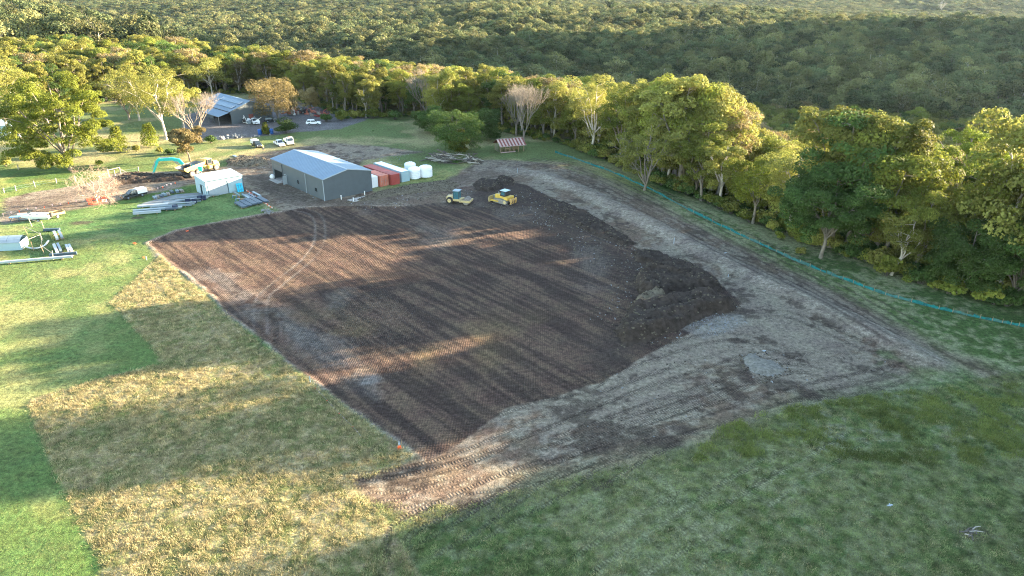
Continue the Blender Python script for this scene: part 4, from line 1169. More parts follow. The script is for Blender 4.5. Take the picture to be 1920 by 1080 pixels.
# ---- shipping containers
def container(x, y, L, m1, roofm, lab, doors=False, rz=AX + .01):
    e = empty('shipping_container', (x, y, Z0), rz, lab, 'container', 'shipping containers beside the grey shed')
    W_, H_ = 2.44, 2.6
    def corr(m, p0, p1, z0, z1, nrm):
        p0 = Vector(p0); p1 = Vector(p1); n = int((p1 - p0).length / .28) * 2; v = []
        for i in range(n + 1):
            q = p0.lerp(p1, i / n) + Vector(nrm) * (.035 if (i // 1) % 2 else 0)
            v += [(q.x, q.y, z0), (q.x, q.y, z1)]
        m.raw(v, [(2*i, 2*i+2, 2*i+3, 2*i+1) for i in range(n)])
    for xx, nx in ((.05, -1), (W_ - .05, 1)):
        m = MB(); corr(m, (xx, .16, 0), (xx, L - .16, 0), .16, H_ - .12, (nx, 0, 0)); m.part('side_panel', m1, e)
    m = MB(); corr(m, (.16, L - .05, 0), (W_ - .16, L - .05, 0), .16, H_ - .12, (0, 1, 0)); m.part('end_panel', m1, e)
    m = MB()
    for xx in (0, W_ - .16):
        for yy in (0, L - .16): m.box(xx, xx + .16, yy, yy + .16, 0, H_)
    for xx in (0.0, W_ - .12):
        m.box(xx, xx + .12, .162, L - .162, 0, .16).box(xx, xx + .12, .162, L - .162, H_ - .12, H_ - .002)
    m.box(.162, W_ - .162, 0, .12, 0, .16).box(.162, W_ - .162, 0, .12, H_ - .12, H_ - .002).box(.162, W_ - .162, L - .12, L, 0, .16).box(.162, W_ - .162, L - .12, L, H_ - .12, H_ - .002)
    m.part('frame', m1, e)
    MB().box(.12, W_ - .12, .12, L - .12, H_ - .06, H_ - .01).part('roof', roofm, e)
    if doors:
        for a, b_ in ((.165, 1.2), (1.225, W_ - .165)):
            d_ = MB().box(a, b_, .02, .07, .165, H_ - .125).part('door', m1, e)
            m = MB()
            for q in (.3, .7): m.tube((a + (b_ - a) * q, -.005, .2), (a + (b_ - a) * q, -.005, H_ - .16), .025, k=6)
            m.part('lock_rod', STEEL, d_)
            MB().box(a + .1, a + .5, -.03, -.01, 1.2, 1.26).part('handle', STEEL, d_)
    else:
        m = MB(); corr(m, (.16, .04, 0), (W_ - .16, .04, 0), .16, H_ - .12, (0, -1, 0)); m.part('end_panel', m1, e)
    return e
container(-27.48, 163.72, 12.2, WHITEP, WHITE, 'long white shipping container next to the white poly tanks')
container(-29.51, 160.89, 12.2, REDC, REDC, 'long dark red shipping container between the orange and white ones')
container(-32.0, 159.5, 6.06, ORANGEC, ORANGEC, 'faded orange shipping container with lock rods on its doors', True)
container(-34.3, 158.0, 6.06, WHITE, WHITE, 'short white shipping container half hidden behind the grey shed corner')

# ---- poly tanks
def tank(u, v, rr, hh, lab):
    X, Y, z = at3(u, v)
    Y += rr
    e = empty('water_tank', (X, Y, z), rnd.uniform(0, 3), lab, 'tank', 'white poly tanks beside the containers')
    prof = [(rr - .15, 0), (rr, .12)]
    for k in range(5): prof += [(rr, .2 + k * hh * .15), (rr + .03, .25 + k * hh * .15), (rr, .3 + k * hh * .15)]
    prof += [(rr, hh * .8), (rr * .96, hh * .86), (rr * .8, hh * .93), (rr * .45, hh * .985), (rr * .2, hh)]
    MB().lathe(prof, k=28).part('shell', POLY, e, smooth=True)
    MB().lathe([(.32, 0), (.34, .1), (.1, .16)], (0, -.5, hh * .985), 14).part('lid', POLY, e)
    for k in range(6): MB().bar((rr * .98 * math.cos(k), rr * .98 * math.sin(k), hh * .8), (rr * .35 * math.cos(k), rr * .35 * math.sin(k), hh), .12, .1).part('rib', POLY, e)
    MB().tube((0, -rr - .1, .2), (0, -rr + .1, .2), .07, k=8).part('outlet', BLACK, e)
tank(797, 334, 1.68, 2.9, 'white poly tank standing alone at the right end of the containers')
tank(776, 337, 1.5, 2.9, 'white poly tank hard against the white container')
tank(768, 326, 1.45, 2.7, 'white poly tank mostly hidden behind the other two')

# ---- timber hut with a red iron roof
g = empty('timber_hut', (-3.77, 196.18, at3(935, 290)[2] * 0 + float(gz(-1, 198))), .42, 'open timber frame hut with a striped red and pink iron roof', 'hut')
w, L, h, r = 7.4, 4.6, 1.95, 3.5
for x_ in (0.05, 1.4, 2.9, 4.2, 5.6, 7.3):
    for y_ in (.05, L - .05):
        MB().box(x_ - .08, x_ + .08, y_ - .08, y_ + .08, -.1, h - .05).part('post', WOOD, g)
for y_ in (.05, L - .05): MB().box(-.2, w + .2, y_ - .06, y_ + .06, h - .049, h + .1).part('top_plate', WOOD, g)
MB().box(0, w * .62, -.2, .02, .05, .3).part('bottom_rail', PINKW, g)
for k in range(9): MB().box(.55 + k * .42, .62 + k * .42, -.06, -.0, .3, h - .06).part('stud', WOOD, g)
MB().box(1.4, 2.9, -.09, -.065, 1.1, 1.3).box(1.4, 2.9, -.09, -.065, .75, .85).part('rail', WOOD, g)
for k in range(10): MB().box(w * .64 + k * .24, w * .64 + k * .24 + .17, L * .6, L * .6 + .04, 0, h - .06).part('slat', WOOD, g)
for k in range(5): MB().box(-.06, 0, .4 + k * .9, .52 + k * .9, 0, h).part('stud', WOODG, g)
for s_ in (0, 1):
    ya, yb = (-.6, L/2) if s_ == 0 else (L + .6, L/2)
    for k in range(16):
        x0 = -.4 + k * .515
        MB().raw([(x0,ya,h-.05),(x0+.50,ya,h-.05),(x0+.50,yb,r),(x0,yb,r),(x0,ya,h),(x0+.50,ya,h),(x0+.50,yb,r+.05),(x0,yb,r+.05)], [(3,2,1,0),(4,5,6,7),(0,1,5,4),(1,2,6,5),(2,3,7,6),(3,0,4,7)]).part('roof_sheet', RUSTR if (k % 2 or s_) else PINKW, g)
MB().box(-.45, w + .5, -.68, -.605, h - .09, h + .05).part('eave_board', PINKW, g)
MB().bar((-.45, L/2, r + .1), (w + .5, L/2, r + .1), .25, .06).part('ridge_cap', PINKW, g)
MB().bar((-.42, -.6, h + .06), (-.42, L/2, r + .12), .16, .05).part('barge_board', PINKW, g)
MB().bar((-.42, L + .6, h + .06), (-.42, L/2, r + .12), .12, .05).part('barge_board', WOODG, g)

# ---- the far shed, solar panels, yard
g = empty('far_shed', (-95.5, 232.5, float(gz(-90, 240))), .80, 'far blue-grey roofed shed with solar panels behind the bare silvery tree', 'shed')
w, L, h, r = 15.0, 24.0, 4.2, 6.9
MB().box(0, .15, 0, 14, 3.2, h).box(0, .15, 14, L, 0, h).part('left_wall', GREY, g)
MB().box(w-.15, w, 0, L, 0, h).part('right_wall', GREY, g)
for y0 in (0, L - .15):
    MB().raw([(.152, y0, 0), (w-.152, y0, 0), (w-.152, y0, h), (w/2, y0, r-.03), (.152, y0, h), (.152, y0+.15, 0), (w-.152, y0+.15, 0), (w-.152, y0+.15, h), (w/2, y0+.15, r-.03), (.152, y0+.15, h)],
             [(0,1,2,3,4), (9,8,7,6,5), (0,5,6,1), (1,6,7,2), (2,7,8,3), (3,8,9,4), (4,9,5,0)]).part('gable_wall', GREY, g)
m = MB(); slope(m, -.3, h - .04, w/2 - .005, r, -.2, L + .2); m.part('roof_slope', ROOFZ, g)
m = MB(); slope(m, w + .3, h - .04, w/2 + .005, r, -.2, L + .2); m.part('roof_slope', ROOFZ, g)
m = MB(); slope(m, -4.2, h - 1.3, -.35, h - .3, 0, 13); m.part('lean_to_roof', ROOFZ, g)
for y_ in (.2, 4.2, 8.4, 12.8): MB().box(-4.1, -3.95, y_, y_ + .15, 0, h - 1.3).part('lean_to_post', GREYD, g)
MB().box(6.3, 8.0, -.06, -.003, 0, 2.6).part('door', RUSTR, g)
PVM = mat('solar_glass', (.015, .03, .06), .15, spec=.8)
for a in range(2):
    for k in range(9):
        x0, y0 = 1.4 + a * 2.9, 1.6 + k * 1.72
        sl = (r - h) / (w/2 + .3)
        z1 = h + .16 + (x0 + .3) * sl; z2 = h + .16 + (x0 + 2.0) * sl
        MB().raw([(x0,y0,z1),(x0+1.7,y0,z2),(x0+1.7,y0+1.6,z2),(x0,y0+1.6,z1),(x0,y0,z1+.05),(x0+1.7,y0,z2+.05),(x0+1.7,y0+1.6,z2+.05),(x0,y0+1.6,z1+.05)], [(3,2,1,0),(4,5,6,7),(0,1,5,4),(1,2,6,5),(2,3,7,6),(3,0,4,7)]).part('solar_panel', PVM if (k in (0, 8) or a == 5) else ROOFZ if k % 9 else PVM, g)
# scrap and machinery
rs = random.Random(5)
def scrap(name, u, v, n, spread, mats_, lab, cat):
    X, Y, z = at3(u, v); e = empty(name, (X, Y, z), 0, lab, cat)
    for k in range(n):
        a = rs.uniform(0, 6.28); d = rs.uniform(0, spread)
        M_ = Matrix.Translation((d * math.cos(a), d * math.sin(a) * .6, rs.uniform(.2, 1.2))) @ Matrix.Rotation(rs.uniform(0, 3), 4, 'Z') @ Matrix.Rotation(rs.uniform(-.5, .5), 4, 'Y')
        l_ = rs.uniform(.4, 2.2); m = MB().box(-l_/2, l_/2, -.4, .4, -.3, rs.uniform(.1, .8), M_)
        if rs.random() < .5: m.tube(M_ @ Vector((-l_*.6, 0, .3)), M_ @ Vector((l_*.7, .1, rs.uniform(.5, 2))), .08, k=6)
        m.part('scrap_piece', rs.choice(mats_), e)
for i, (u, v, mm, lab) in enumerate(((545, 216, [REDC, RUSTR, WHITE, MUDDY], 'heap of red and white farm machinery behind the tan tree'), (560, 212, [BLACK, STEEL, REDC, WHITE], 'dark and silver scrap heap right of the far shed'),
                                     (578, 214, [REDC, ORANGEC, BLACK], 'red scrap heap right of the tan tree'), (600, 218, [REDC, RUSTR, MUDDY], 'dark red machinery pile behind the white parked car'), (475, 232, [WHITE, BLACK, STEEL], 'white and dark clutter under the far shed lean-to'))):
    scrap('scrap_heap', u, v, 16, 3.6, mm, lab, 'scrap heap')
X, Y, z = at3(478, 214)
e = empty('jib_crane', (X, Y + 6, z), .3, 'thin red jib frame standing behind the far shed ridge', 'crane')
MB().bar((0,0,0), (0,0,7.2), .22).part('mast', REDC, e); MB().bar((0,0,7.2), (2.5,0,8.4), .18).part('boom', REDC, e); MB().bar((2.5,0,8.4), (4.6,0,6.6), .14).part('boom_tip', REDC, e); MB().bar((4.6,0,6.6), (4.7,0,4), .1).part('link', REDC, e)
for u, v, lab in ((488, 252, 'left blue drum beside the lime sapling'), (509, 251, 'right blue drum beside the lime sapling')):
    X, Y, z = at3(u, v)
    e = empty('drum', (X, Y, z), 0, lab, 'drum', 'blue drums at the gravel yard edge')
    MB().lathe([(.62, 0), (.66, .05), (.66, .5), (.69, .53), (.66, .56), (.66, 1.0), (.69, 1.03), (.66, 1.06), (.66, 1.55), (.6, 1.6)], k=16).part('shell', BLUE, e, smooth=True)
    MB().lathe([(.1, 0), (.1, .06), (.04, .07)], (.3, 0, 1.6), 8).part('bung', BLACK, e)
X, Y, z = at3(437, 258)
def stones(name, u, v, n, sx, sy, size, m_, lab, cat, seed=3, rz=0):
    X, Y, z = at3(u, v); e = empty(name, (X, Y, z), rz, lab, cat); q = random.Random(seed)
    protos_ = []
    for k in range(4):
        g_ = np.random.default_rng(k + 50); vv = g_.normal(size=(9, 3)); vv /= np.linalg.norm(vv, axis=1)[:, None]
        import bmesh
        bm = bmesh.new()
        for p_ in vv * [.5, .5, .35]: bm.verts.new(p_)
        bmesh.ops.convex_hull(bm, input=bm.verts); me = bpy.data.meshes.new('stone'); bm.to_mesh(me); bm.free(); me.materials.append(m_); protos_.append(me)
    for k in range(n):
        x_, y_ = q.gauss(0, sx), q.gauss(0, sy)
        o = link(bpy.data.objects.new('stone', q.choice(protos_))); o.parent = e
        o.location = (x_, y_, .12 + max(0, .5 - abs(x_) / sx * .25) * q.random()); o.rotation_euler = (q.random()*3, q.random()*3, q.random()*3)
        s_ = size * q.uniform(.5, 1.5); o.scale = (s_, s_, s_)
    return e
stones('rubble_pile', 440, 258, 60, 3.4, 1.0, .85, ROCKG, 'scatter of pale rubble along the gravel yard edge', 'rubble', 3, .35)
stones('stone_heap', 500, 398, 40, .8, .55, .5, ROCKG, 'little heap of grey stones beside the dark roofing sheets', 'stones', 4, -.6)

# ---- vehicles; local x is forwards
def wheels(e, pos, rr, wd, hub=STEEL):
    for x_, y_ in pos:
        s_ = 1 if y_ > 0 else -1
        wl = MB().tube((x_, y_ - wd/2, rr), (x_, y_ + wd/2, rr), rr * .97, k=18).tube((x_, y_ - wd*.38, rr), (x_, y_ + wd*.38, rr), rr, k=18).part('wheel', BLACK, e)
        MB().tube((x_, y_ + s_ * (wd/2 + .005), rr), (x_, y_ + s_ * (wd/2 + .03), rr), rr * .55, rr * .45, k=12).part('hub', hub, wl)
def ute(u, v, rz, paint, lab, back='tray', backm=None, L=5.2, double=True, group=None, name='utility_truck', cat='utility vehicle', bm=None):
    X, Y, z = at3(u, v); e = empty(name, (X, Y, z), rz, lab, cat, group)
    w = .92; f = L/2
    cabr = -f + (L * .40 if back != 'suv' else .12)
    MB().prism([(-f + .05, .55), (-f, .75), (-f + .02, 1.02, .03), (f - 1.35, 1.08, .03), (f - .25, .95, .08), (f, .78, .14), (f, .5, .14), (f - .15, .38, .05), (-f + .15, .42)], -w, w).part('body', paint, e, bevel=.04)
    top = 1.78 if back != 'suv' else 1.72
    cb = cabr if back != 'suv' else -f + .15
    MB().prism([(cb, 1.05, .04), (cb + (.08 if back != 'suv' else .35), top - .03, .17), (cb + .5, top, .19), (f - 2.05, top - .02, .19), (f - 1.3, 1.08, .06)], -w, w).part('cab', paint, e, bevel=.03)
    MB().raw([(f - 1.30, -.74, 1.13), (f - 1.30, .74, 1.13), (f - 1.98, .68, 1.70), (f - 1.98, -.68, 1.70), (f-1.26, -.74, 1.13), (f-1.26, .74, 1.13), (f-1.94, .68, 1.71), (f-1.94, -.68, 1.71)], [(4,5,6,7), (3,2,1,0), (0,1,5,4), (1,2,6,5), (2,3,7,6), (3,0,4,7)]).part('windscreen', GLASS, e)
    for s_ in (-1, 1):
        x0, x1 = cb + .35, f - 1.95
        xm = (x0 + x1) / 2
        for a, b_ in ((x0, xm - .05), (xm + .05, x1)):
            y1, y2 = s_ * (w - .05), s_ * (w - .155)
            MB().raw([(a, y1, 1.14), (b_ + (.3 if b_ == x1 else 0), y1, 1.14), (b_, y2, 1.62), (a, y2, 1.62), (a, y1 + s_*.03, 1.14), (b_ + (.3 if b_ == x1 else 0), y1 + s_*.03, 1.14), (b_, y2 + s_*.03, 1.62), (a, y2 + s_*.03, 1.62)], [(0,1,2,3), (7,6,5,4), (0,4,5,1), (2,6,7,3), (1,5,6,2), (0,3,7,4)]).part('side_window', GLASS, e)
        MB().box(f - .12, f + .01, s_*.62 - .16, s_*.62 + .16, .68, .86).part('headlight', STEELW, e)
        MB().box(f - 1.72, f - 1.55, s_*(w + .11) - .1, s_*(w + .11) + .1, 1.12, 1.3).part('mirror', BLACK, e)
    MB().box(f - .04, f + .03, -.42, .42, .6, .84).part('grille', BLACK, e)
    MB().box(f - .1, f + .1, -.85, .85, .36, .56).part('bumper', BLACK if paint is BLACKP else paint, e, bevel=.03)
    if back == 'suv':
        MB().raw([(-f + .12, -.7, 1.1), (-f + .12, .7, 1.1), (-f + .42, .64, 1.6), (-f + .42, -.64, 1.6), (-f+.08, -.7, 1.1), (-f+.08, .7, 1.1), (-f+.38, .64, 1.61), (-f+.38, -.64, 1.61)], [(3,2,1,0), (4,5,6,7), (0,1,5,4), (1,2,6,5), (2,3,7,6), (3,0,4,7)][::-1]).part('rear_window', GLASS, e)
    if back == 'canopy':
        MB().prism([(-f - .1, .85), (-f - .1, 1.75, .06), (-f, 1.86, .12), (cabr - .12, 1.86, .12), (cabr - .05, 1.75, .06), (cabr - .05, .85)], -w - .04, w + .04).part('canopy', backm or WHITE, e, bevel=.03)
        for s_ in (-1, 1): MB().box(-f + .15, cabr - .4, s_*(w + .045) - .01, s_*(w + .045) + .01, 1.05, 1.6).part('canopy_panel', backm or WHITE, e)
    if back == 'tray':
        tb_ = MB().box(-f - .15, cabr - .08, -w - .06, w + .06, .88, .95).part('tray', backm or STEEL, e)
        MB().box(-f - .15, cabr - .08, -w - .1, -w - .062, .88, 1.2).box(-f - .15, cabr - .08, w + .062, w + .1, .88, 1.2).box(-f - .19, -f - .152, -w - .1, w + .1, .88, 1.2).part('tray_side', backm or STEEL, e)
        MB().box(cabr - .14, cabr - .09, -w, w, .95, 1.85).part('headboard', STEEL, e)
    if back == 'tub':
        MB().box(-f + .1, cabr - .05, -w + .12, w - .12, 1.05, 1.09).part('tonneau', BLACK, e)
    wheels(e, [(f - .95, -w + .12), (f - .95, w - .12), (-f + 1.15, -w + .12), (-f + 1.15, w - .12)], .38, .26)
    return e
ute(252, 370, R(-128), BLACKP, 'black dual-cab ute with a white canopy parked on the lawn by the drive', 'canopy', WHITE)
ute(482, 275, R(-52), BLACKP, 'dark ute with a white canopy, leftmost of the three parked on the grass', 'canopy', WHITE, group='vehicles parked behind the grey shed')
ute(524, 273, R(-52), WHITE, 'white dual-cab ute between the dark ute and the white truck', 'tub', group='vehicles parked behind the grey shed')
ute(588, 234, R(8), WHITE, 'white station wagon parked on the gravel by the red scrap heap', 'suv', L=4.8, name='parked_car', cat='car')
ute(508, 229, R(20), BLACKP, 'dark car at the door of the far shed', 'suv', L=4.4, name='parked_car', cat='car')
ute(478, 232, R(-60), WHITE, 'white car nosed in beside the far shed lean-to', 'suv', L=4.4, name='parked_car', cat='car')
X, Y, z = at3(542, 270)
e = empty('light_truck', (X, Y, z), R(-62), 'white cab-over truck with a small orange beacon, rightmost of the three on the grass', 'truck', 'vehicles parked behind the grey shed')
MB().prism([(1.1, .6), (1.1, 2.3, .1), (1.3, 2.4, .14), (2.5, 2.4, .14), (2.85, 1.45, .03), (2.9, .5), (1.1, .5)], -1.0, 1.0).part('cab', WHITE, e, bevel=.04)
MB().raw([(2.87, -.85, 1.5), (2.87, .85, 1.5), (2.57, .78, 2.25), (2.57, -.78, 2.25), (2.9, -.85, 1.5), (2.9, .85, 1.5), (2.6, .78, 2.26), (2.6, -.78, 2.26)], [(4,5,6,7), (3,2,1,0), (0,1,5,4), (1,2,6,5), (2,3,7,6), (3,0,4,7)]).part('windscreen', GLASS, e)
for s_ in (-1, 1):
    MB().box(1.5, 2.35, s_*.97 - .02, s_*.97 + .02, 1.5, 2.15).part('side_window', GLASS, e)
    MB().box(2.88, 2.93, s_*.7 - .17, s_*.7 + .17, .8, 1.0).part('headlight', STEELW, e)
MB().box(-2.6, 1.0, -1.05, 1.05, .85, .98).box(-2.6, 1.0, -1.09, -1.052, .85, 1.35).box(-2.6, 1.0, 1.052, 1.09, .85, 1.35).box(-2.64, -2.602, -1.09, 1.09, .85, 1.35).part('tray', WHITE, e)
MB().box(-2.4, 1.05, -.4, .4, .45, .84).part('chassis', BLACK, e)
MB().box(-2.66, -2.645, -.9, -.5, 1.0, 1.3).part('tail_board', ORANGE, e)
MB().tube((1.6, 0, 2.42), (1.6, 0, 2.6), .1, k=8).part('beacon', ORANGE, e)
wheels(e, [(2.1, -.85), (2.1, .85), (-1.5, -.85), (-1.5, .85)], .4, .28)

# ---- articulated dump truck
X, Y, z = at3(352, 335)
d_az = math.atan2(9.6, 4.4)
cx, cy_ = X + 4.6 * math.cos(d_az) + 1.2 * math.cos(d_az + 1.57) * 1, Y + 4.6 * math.sin(d_az) + 1.2 * math.sin(d_az + 1.57)
e = empty('dump_truck', (cx, cy_, z), d_az, 'sandy yellow articulated dump truck with an empty tub behind the white shed', 'dump truck')
MB().raw([(-5.2,-1.5,2.1),(-4.1,-1.1,1.35),(.2,-1.1,1.45),(1.0,-1.5,2.5),(-5.2,1.5,2.1),(-4.1,1.1,1.35),(.2,1.1,1.45),(1.0,1.5,2.5),
          (-5.5,-1.62,2.55),(1.1,-1.62,3.0),(-5.5,1.62,2.55),(1.1,1.62,3.0)],
         [(1,2,6,5),(0,1,5,4),(2,3,7,6),(0,8,9,3,2,1),(4,5,6,7,11,10),(3,9,11,7)]).part('tub', SAND, e)
MB().raw([(-5.1,-1.36,2.2),(-4.0,-1.0,1.5),(.1,-1.0,1.55),(.9,-1.36,2.55),(-5.1,1.36,2.2),(-4.0,1.0,1.5),(.1,1.0,1.55),(.9,1.36,2.55),(-5.45,-1.5,2.56),(1.0,-1.5,3.0),(-5.45,1.5,2.56),(1.0,1.5,3.0)],
         [(5,6,2,1),(4,5,1,0),(6,7,3,2),(1,2,3,9,8,0),(10,11,7,6,5,4),(7,11,9,3)]).part('tub_lining', MUDDY, e)
MB().bar((-5.5,-1.58,2.6),(1.1,-1.58,3.05),.14).bar((-5.5,1.58,2.6),(1.1,1.58,3.05),.14).bar((1.1,-1.6,3.05),(1.1,1.6,3.05),.16).part('tub_rim', SAND, e)
MB().raw([(1.0,-1.5,2.5),(1.25,-1.5,3.5),(1.25,1.5,3.5),(1.0,1.5,2.5),(1.1,-1.5,2.5),(1.35,-1.5,3.5),(1.35,1.5,3.5),(1.1,1.5,2.5)], [(0,1,2,3),(7,6,5,4),(0,4,5,1),(2,6,7,3),(1,5,6,2)]).part('headboard', SAND, e)
MB().box(-4.6, 1.6, -.5, .5, .85, 1.3).part('rear_chassis', BLACK, e)
MB().box(1.5, 2.5, -.7, .7, 1.0, 1.9).part('articulation_joint', SAND, e)
MB().prism([(2.2, .95), (2.2, 1.55), (4.0, 1.75), (4.1, 2.35, .1), (5.3, 2.15, .25), (5.9, 1.75, .3), (6.0, .9, .2)], -1.25, 1.25).part('bonnet', YELLOW, e, bevel=.06)
MB().prism([(4.02, 1.8), (4.0, 2.55, .1), (5.2, 2.45, .2), (5.95, 1.9, .3), (5.9, 1.7, .3)], -1.2, 1.2).part('engine_cover', SAND, e, bevel=.05)
c_ = MB().prism([(2.3, 1.75), (2.35, 3.2, .1), (3.75, 3.2, .1), (4.0, 1.8)], -.95, .95).part('cab', BLACK, e)
MB().box(2.25, 3.85, -1.0, 1.0, 3.21, 3.32).part('cab_roof', CREAM, c_)
for s_ in (-1, 1): MB().box(2.6, 3.6, s_*.9 - .03, s_*.9 + .03, 2.2, 3.05).part('cab_window', GLASS, c_)
MB().box(2.3, 2.8, -1.55, -1.05, 1.2, 1.8).part('step', SAND, e)
MB().box(3.9, 5.5, -1.5, -1.1, 1.5, 1.62).box(3.9, 5.5, 1.1, 1.5, 1.5, 1.62).part('mudguard', YELLOW, e)
MB().tube((2.1, .9, 2.0), (2.1, .9, 3.6), .08, k=8).part('exhaust', STEEL, e)
wheels(e, [(4.6, -1.15), (4.6, 1.15), (-1.2, -1.15), (-1.2, 1.15), (-3.1, -1.15), (-3.1, 1.15)], .88, .62, CREAM)

# ---- excavator with teal boom, house behind the dump truck's tail
bx, by, bz = at3(286, 333)
hx, hy, hz = bx + 9.3 * math.cos(R(20)), by + 9.3 * math.sin(R(20)), float(gz(bx + 8, by + 3))
e = empty('excavator', (hx, hy, hz), math.atan2(by - hy, bx - hx), 'excavator with a teal boom reaching down to the dark spoil beside the dump truck', 'excavator')
MB().box(-1.0, 1.5, -1.3, 1.3, 1.0, 1.35).part('house_deck', BLACK, e)
MB().prism([(-2.3, 1.0, .1), (-2.4, 2.2, .1), (-1.0, 2.4, .05), (-1.0, 1.0)], -1.35, 1.35).part('counterweight', TEAL, e, bevel=.08)
MB().box(-1.0, 1.2, -1.3, -.35, 1.35, 2.3).part('engine_cover', TEAL, e, bevel=.05)
c_ = MB().prism([(.1, 1.35), (.1, 2.95, .08), (1.5, 2.95, .08), (1.8, 1.9), (1.8, 1.35)], .35, 1.3).part('cab', BLACK, e, bevel=.05)
MB().box(.3, 1.4, 1.29, 1.32, 1.9, 2.8).part('cab_window', GLASS, c_)
for s_ in (-1, 1):
    tk = MB().prism([(-2.1, .2), (-2.3, .45), (-2.1, .8), (2.1, .8), (2.3, .45), (2.1, .2), (1.8, .02), (-1.8, .02)], s_*1.3 - .3, s_*1.3 + .3).part('track', MUDDY, e)
    for k in range(11): MB().box(-1.9 + k*.36, -1.9 + k*.36 + .24, s_*1.3 - .32, s_*1.3 + .32, .8, .84).part('track_shoe', BLACK, tk)
MB().box(-.8, .8, -1.0, 1.0, .5, 1.0).part('undercarriage', BLACK, e)
def beam(pts, hs, wd, name, m_):
    v = []; n = len(pts)
    for i, (p_, hh) in enumerate(zip(pts, hs)):
        a = Vector((pts[min(i+1,n-1)][0]-pts[max(i-1,0)][0], 0, pts[min(i+1,n-1)][1]-pts[max(i-1,0)][1])).normalized(); nn = Vector((-a.z, 0, a.x))
        for s_ in (-wd/2, wd/2):
            v.append((p_[0]+nn.x*hh/2, s_, p_[1]+nn.z*hh/2)); v.append((p_[0]-nn.x*hh/2, s_, p_[1]-nn.z*hh/2))
    f = []
    for i in range(n-1):
        a, b_ = 4*i, 4*i+4
        f += [(a, a+2, b_+2, b_), (a+1, b_+1, b_+3, a+3), (a, b_, b_+1, a+1), (a+2, a+3, b_+3, b_+2)]
    f += [(0,1,3,2), (4*n-4, 4*n-2, 4*n-1, 4*n-3)]
    return MB().raw(v, f).part(name, m_, e, bevel=.03)
beam([(1.2, 1.7), (2.7, 3.9), (4.2, 4.35), (7.3, 4.25)], [.6, .85, .75, .5], .5, 'boom', TEAL)
beam([(6.8, 4.7), (7.4, 4.2), (8.8, 1.3)], [.35, .62, .38], .42, 'stick', TEAL)
MB().tube((2.2, .0, 2.1), (4.0, .0, 4.0), .12, k=8).part('boom_cylinder', STEEL, e)
MB().tube((4.6, 0, 4.75), (6.7, 0, 4.85), .11, k=8).part('stick_cylinder', STEEL, e)
MB().tube((7.9, 0, 4.1), (9.0, 0, 2.1), .09, k=8).part('bucket_cylinder', STEEL, e)
MB().prism([(8.6, 1.45), (9.2, 1.3), (9.5, .6), (9.1, .0), (8.5, -.1), (8.2, .2), (8.75, .45), (8.9, .8)], -.6, .6).part('bucket', MUDDY, e)
for k in range(4): MB().box(8.05, 8.28, -.55 + k*.34, -.43 + k*.34, .1, .2).part('bucket_tooth', STEEL, e)

# ---- padfoot compactor
X, Y, z = at3(857, 383)
e = empty('roller', (X, Y + 1, z), R(-14), 'cream padfoot roller with a tall blue-glazed cab, left of the bulldozer', 'roller')
dm = MB().tube((2.3, -1.05, .78), (2.3, 1.05, .78), .7, k=24)
for j in range(7):
    for k in range(16):
        a = 2*math.pi*(k + .5*(j % 2))/16; c_ = Vector((2.3 + .74*math.cos(a), -.9 + j*.3, .78 + .74*math.sin(a)))
        dm.box(-.07, .07, -.07, .07, -.06, .06, Matrix.Translation(c_) @ Matrix.Rotation(-a, 4, 'Y'))
dm.part('drum', MUDDY, e)
MB().bar((1.0, -1.2, .85), (3.2, -1.2, .85), .2, .4).bar((1.0, 1.2, .85), (3.2, 1.2, .85), .2, .4).bar((3.2, -1.3, .85), (3.2, 1.3, .85), .25, .4).bar((1.0, -1.3, .85), (1.0, 1.3, .85), .3, .5).part('drum_frame', CREAM, e)
MB().prism([(-2.4, .9, .1), (-2.3, 1.6, .15), (-.9, 1.75, .1), (-.7, .7), (-2.2, .7)], -.85, .85).part('engine_cover', CREAM, e, bevel=.06)
MB().box(-1.0, .8, -.95, .95, .7, 1.15).part('platform', CREAM, e, bevel=.03)
c_ = MB().box(-.75, -.65, -.8, -.7, 1.15, 2.9).box(-.75, -.65, .7, .8, 1.15, 2.9).box(.55, .65, -.8, -.7, 1.15, 2.9).box(.55, .65, .7, .8, 1.15, 2.9).part('cab_post', BLACK, e)
CABG = mat('blue_tinted_glass', (.045, .13, .16), .1, spec=.8)
MB().box(-.64, .54, -.76, -.72, 1.15, 2.88).box(-.64, .54, .72, .76, 1.15, 2.88).box(.58, .62, -.69, .69, 1.15, 2.88).box(-.72, -.68, -.69, .69, 1.15, 2.88).part('cab_window', CABG, e)
MB().box(-.85, .75, -.9, .9, 2.9, 3.02).part('cab_roof', STEEL, e, bevel=.04)
wheels(e, [(-1.5, -.95), (-1.5, .95)], .78, .55, CREAM)

# ---- bulldozer
X, Y, z = at3(943, 381)
e = empty('bulldozer', (X, Y + .6, z), R(142), 'yellow bulldozer with rear ripper and dark cab beside the dark soil heap', 'bulldozer')
for s_ in (-1, 1):
    tk = MB().prism([(-1.9, .15), (-2.2, .5), (-1.9, .95), (-.2, 1.05), (1.7, .85), (2.1, .45), (1.8, .12), (1.5, .02), (-1.6, .02)], s_*1.05 - .3, s_*1.05 + .3).part('track', MUDDY, e)
    for k in range(12): MB().box(-1.8 + k*.3, -1.8 + k*.3 + .2, s_*1.05 - .33, s_*1.05 + .33, .97, 1.08 if k < 7 else .98).part('track_shoe', STEEL, tk)
    MB().tube((-1.5, s_*1.36, .55), (-1.5, s_*1.4, .55), .38, k=12).part('sprocket', CREAM, tk)
    MB().bar((.2, s_*1.5, .5), (2.5, s_*1.5, .5), .2, .3).part('push_arm', YELLOW, e)
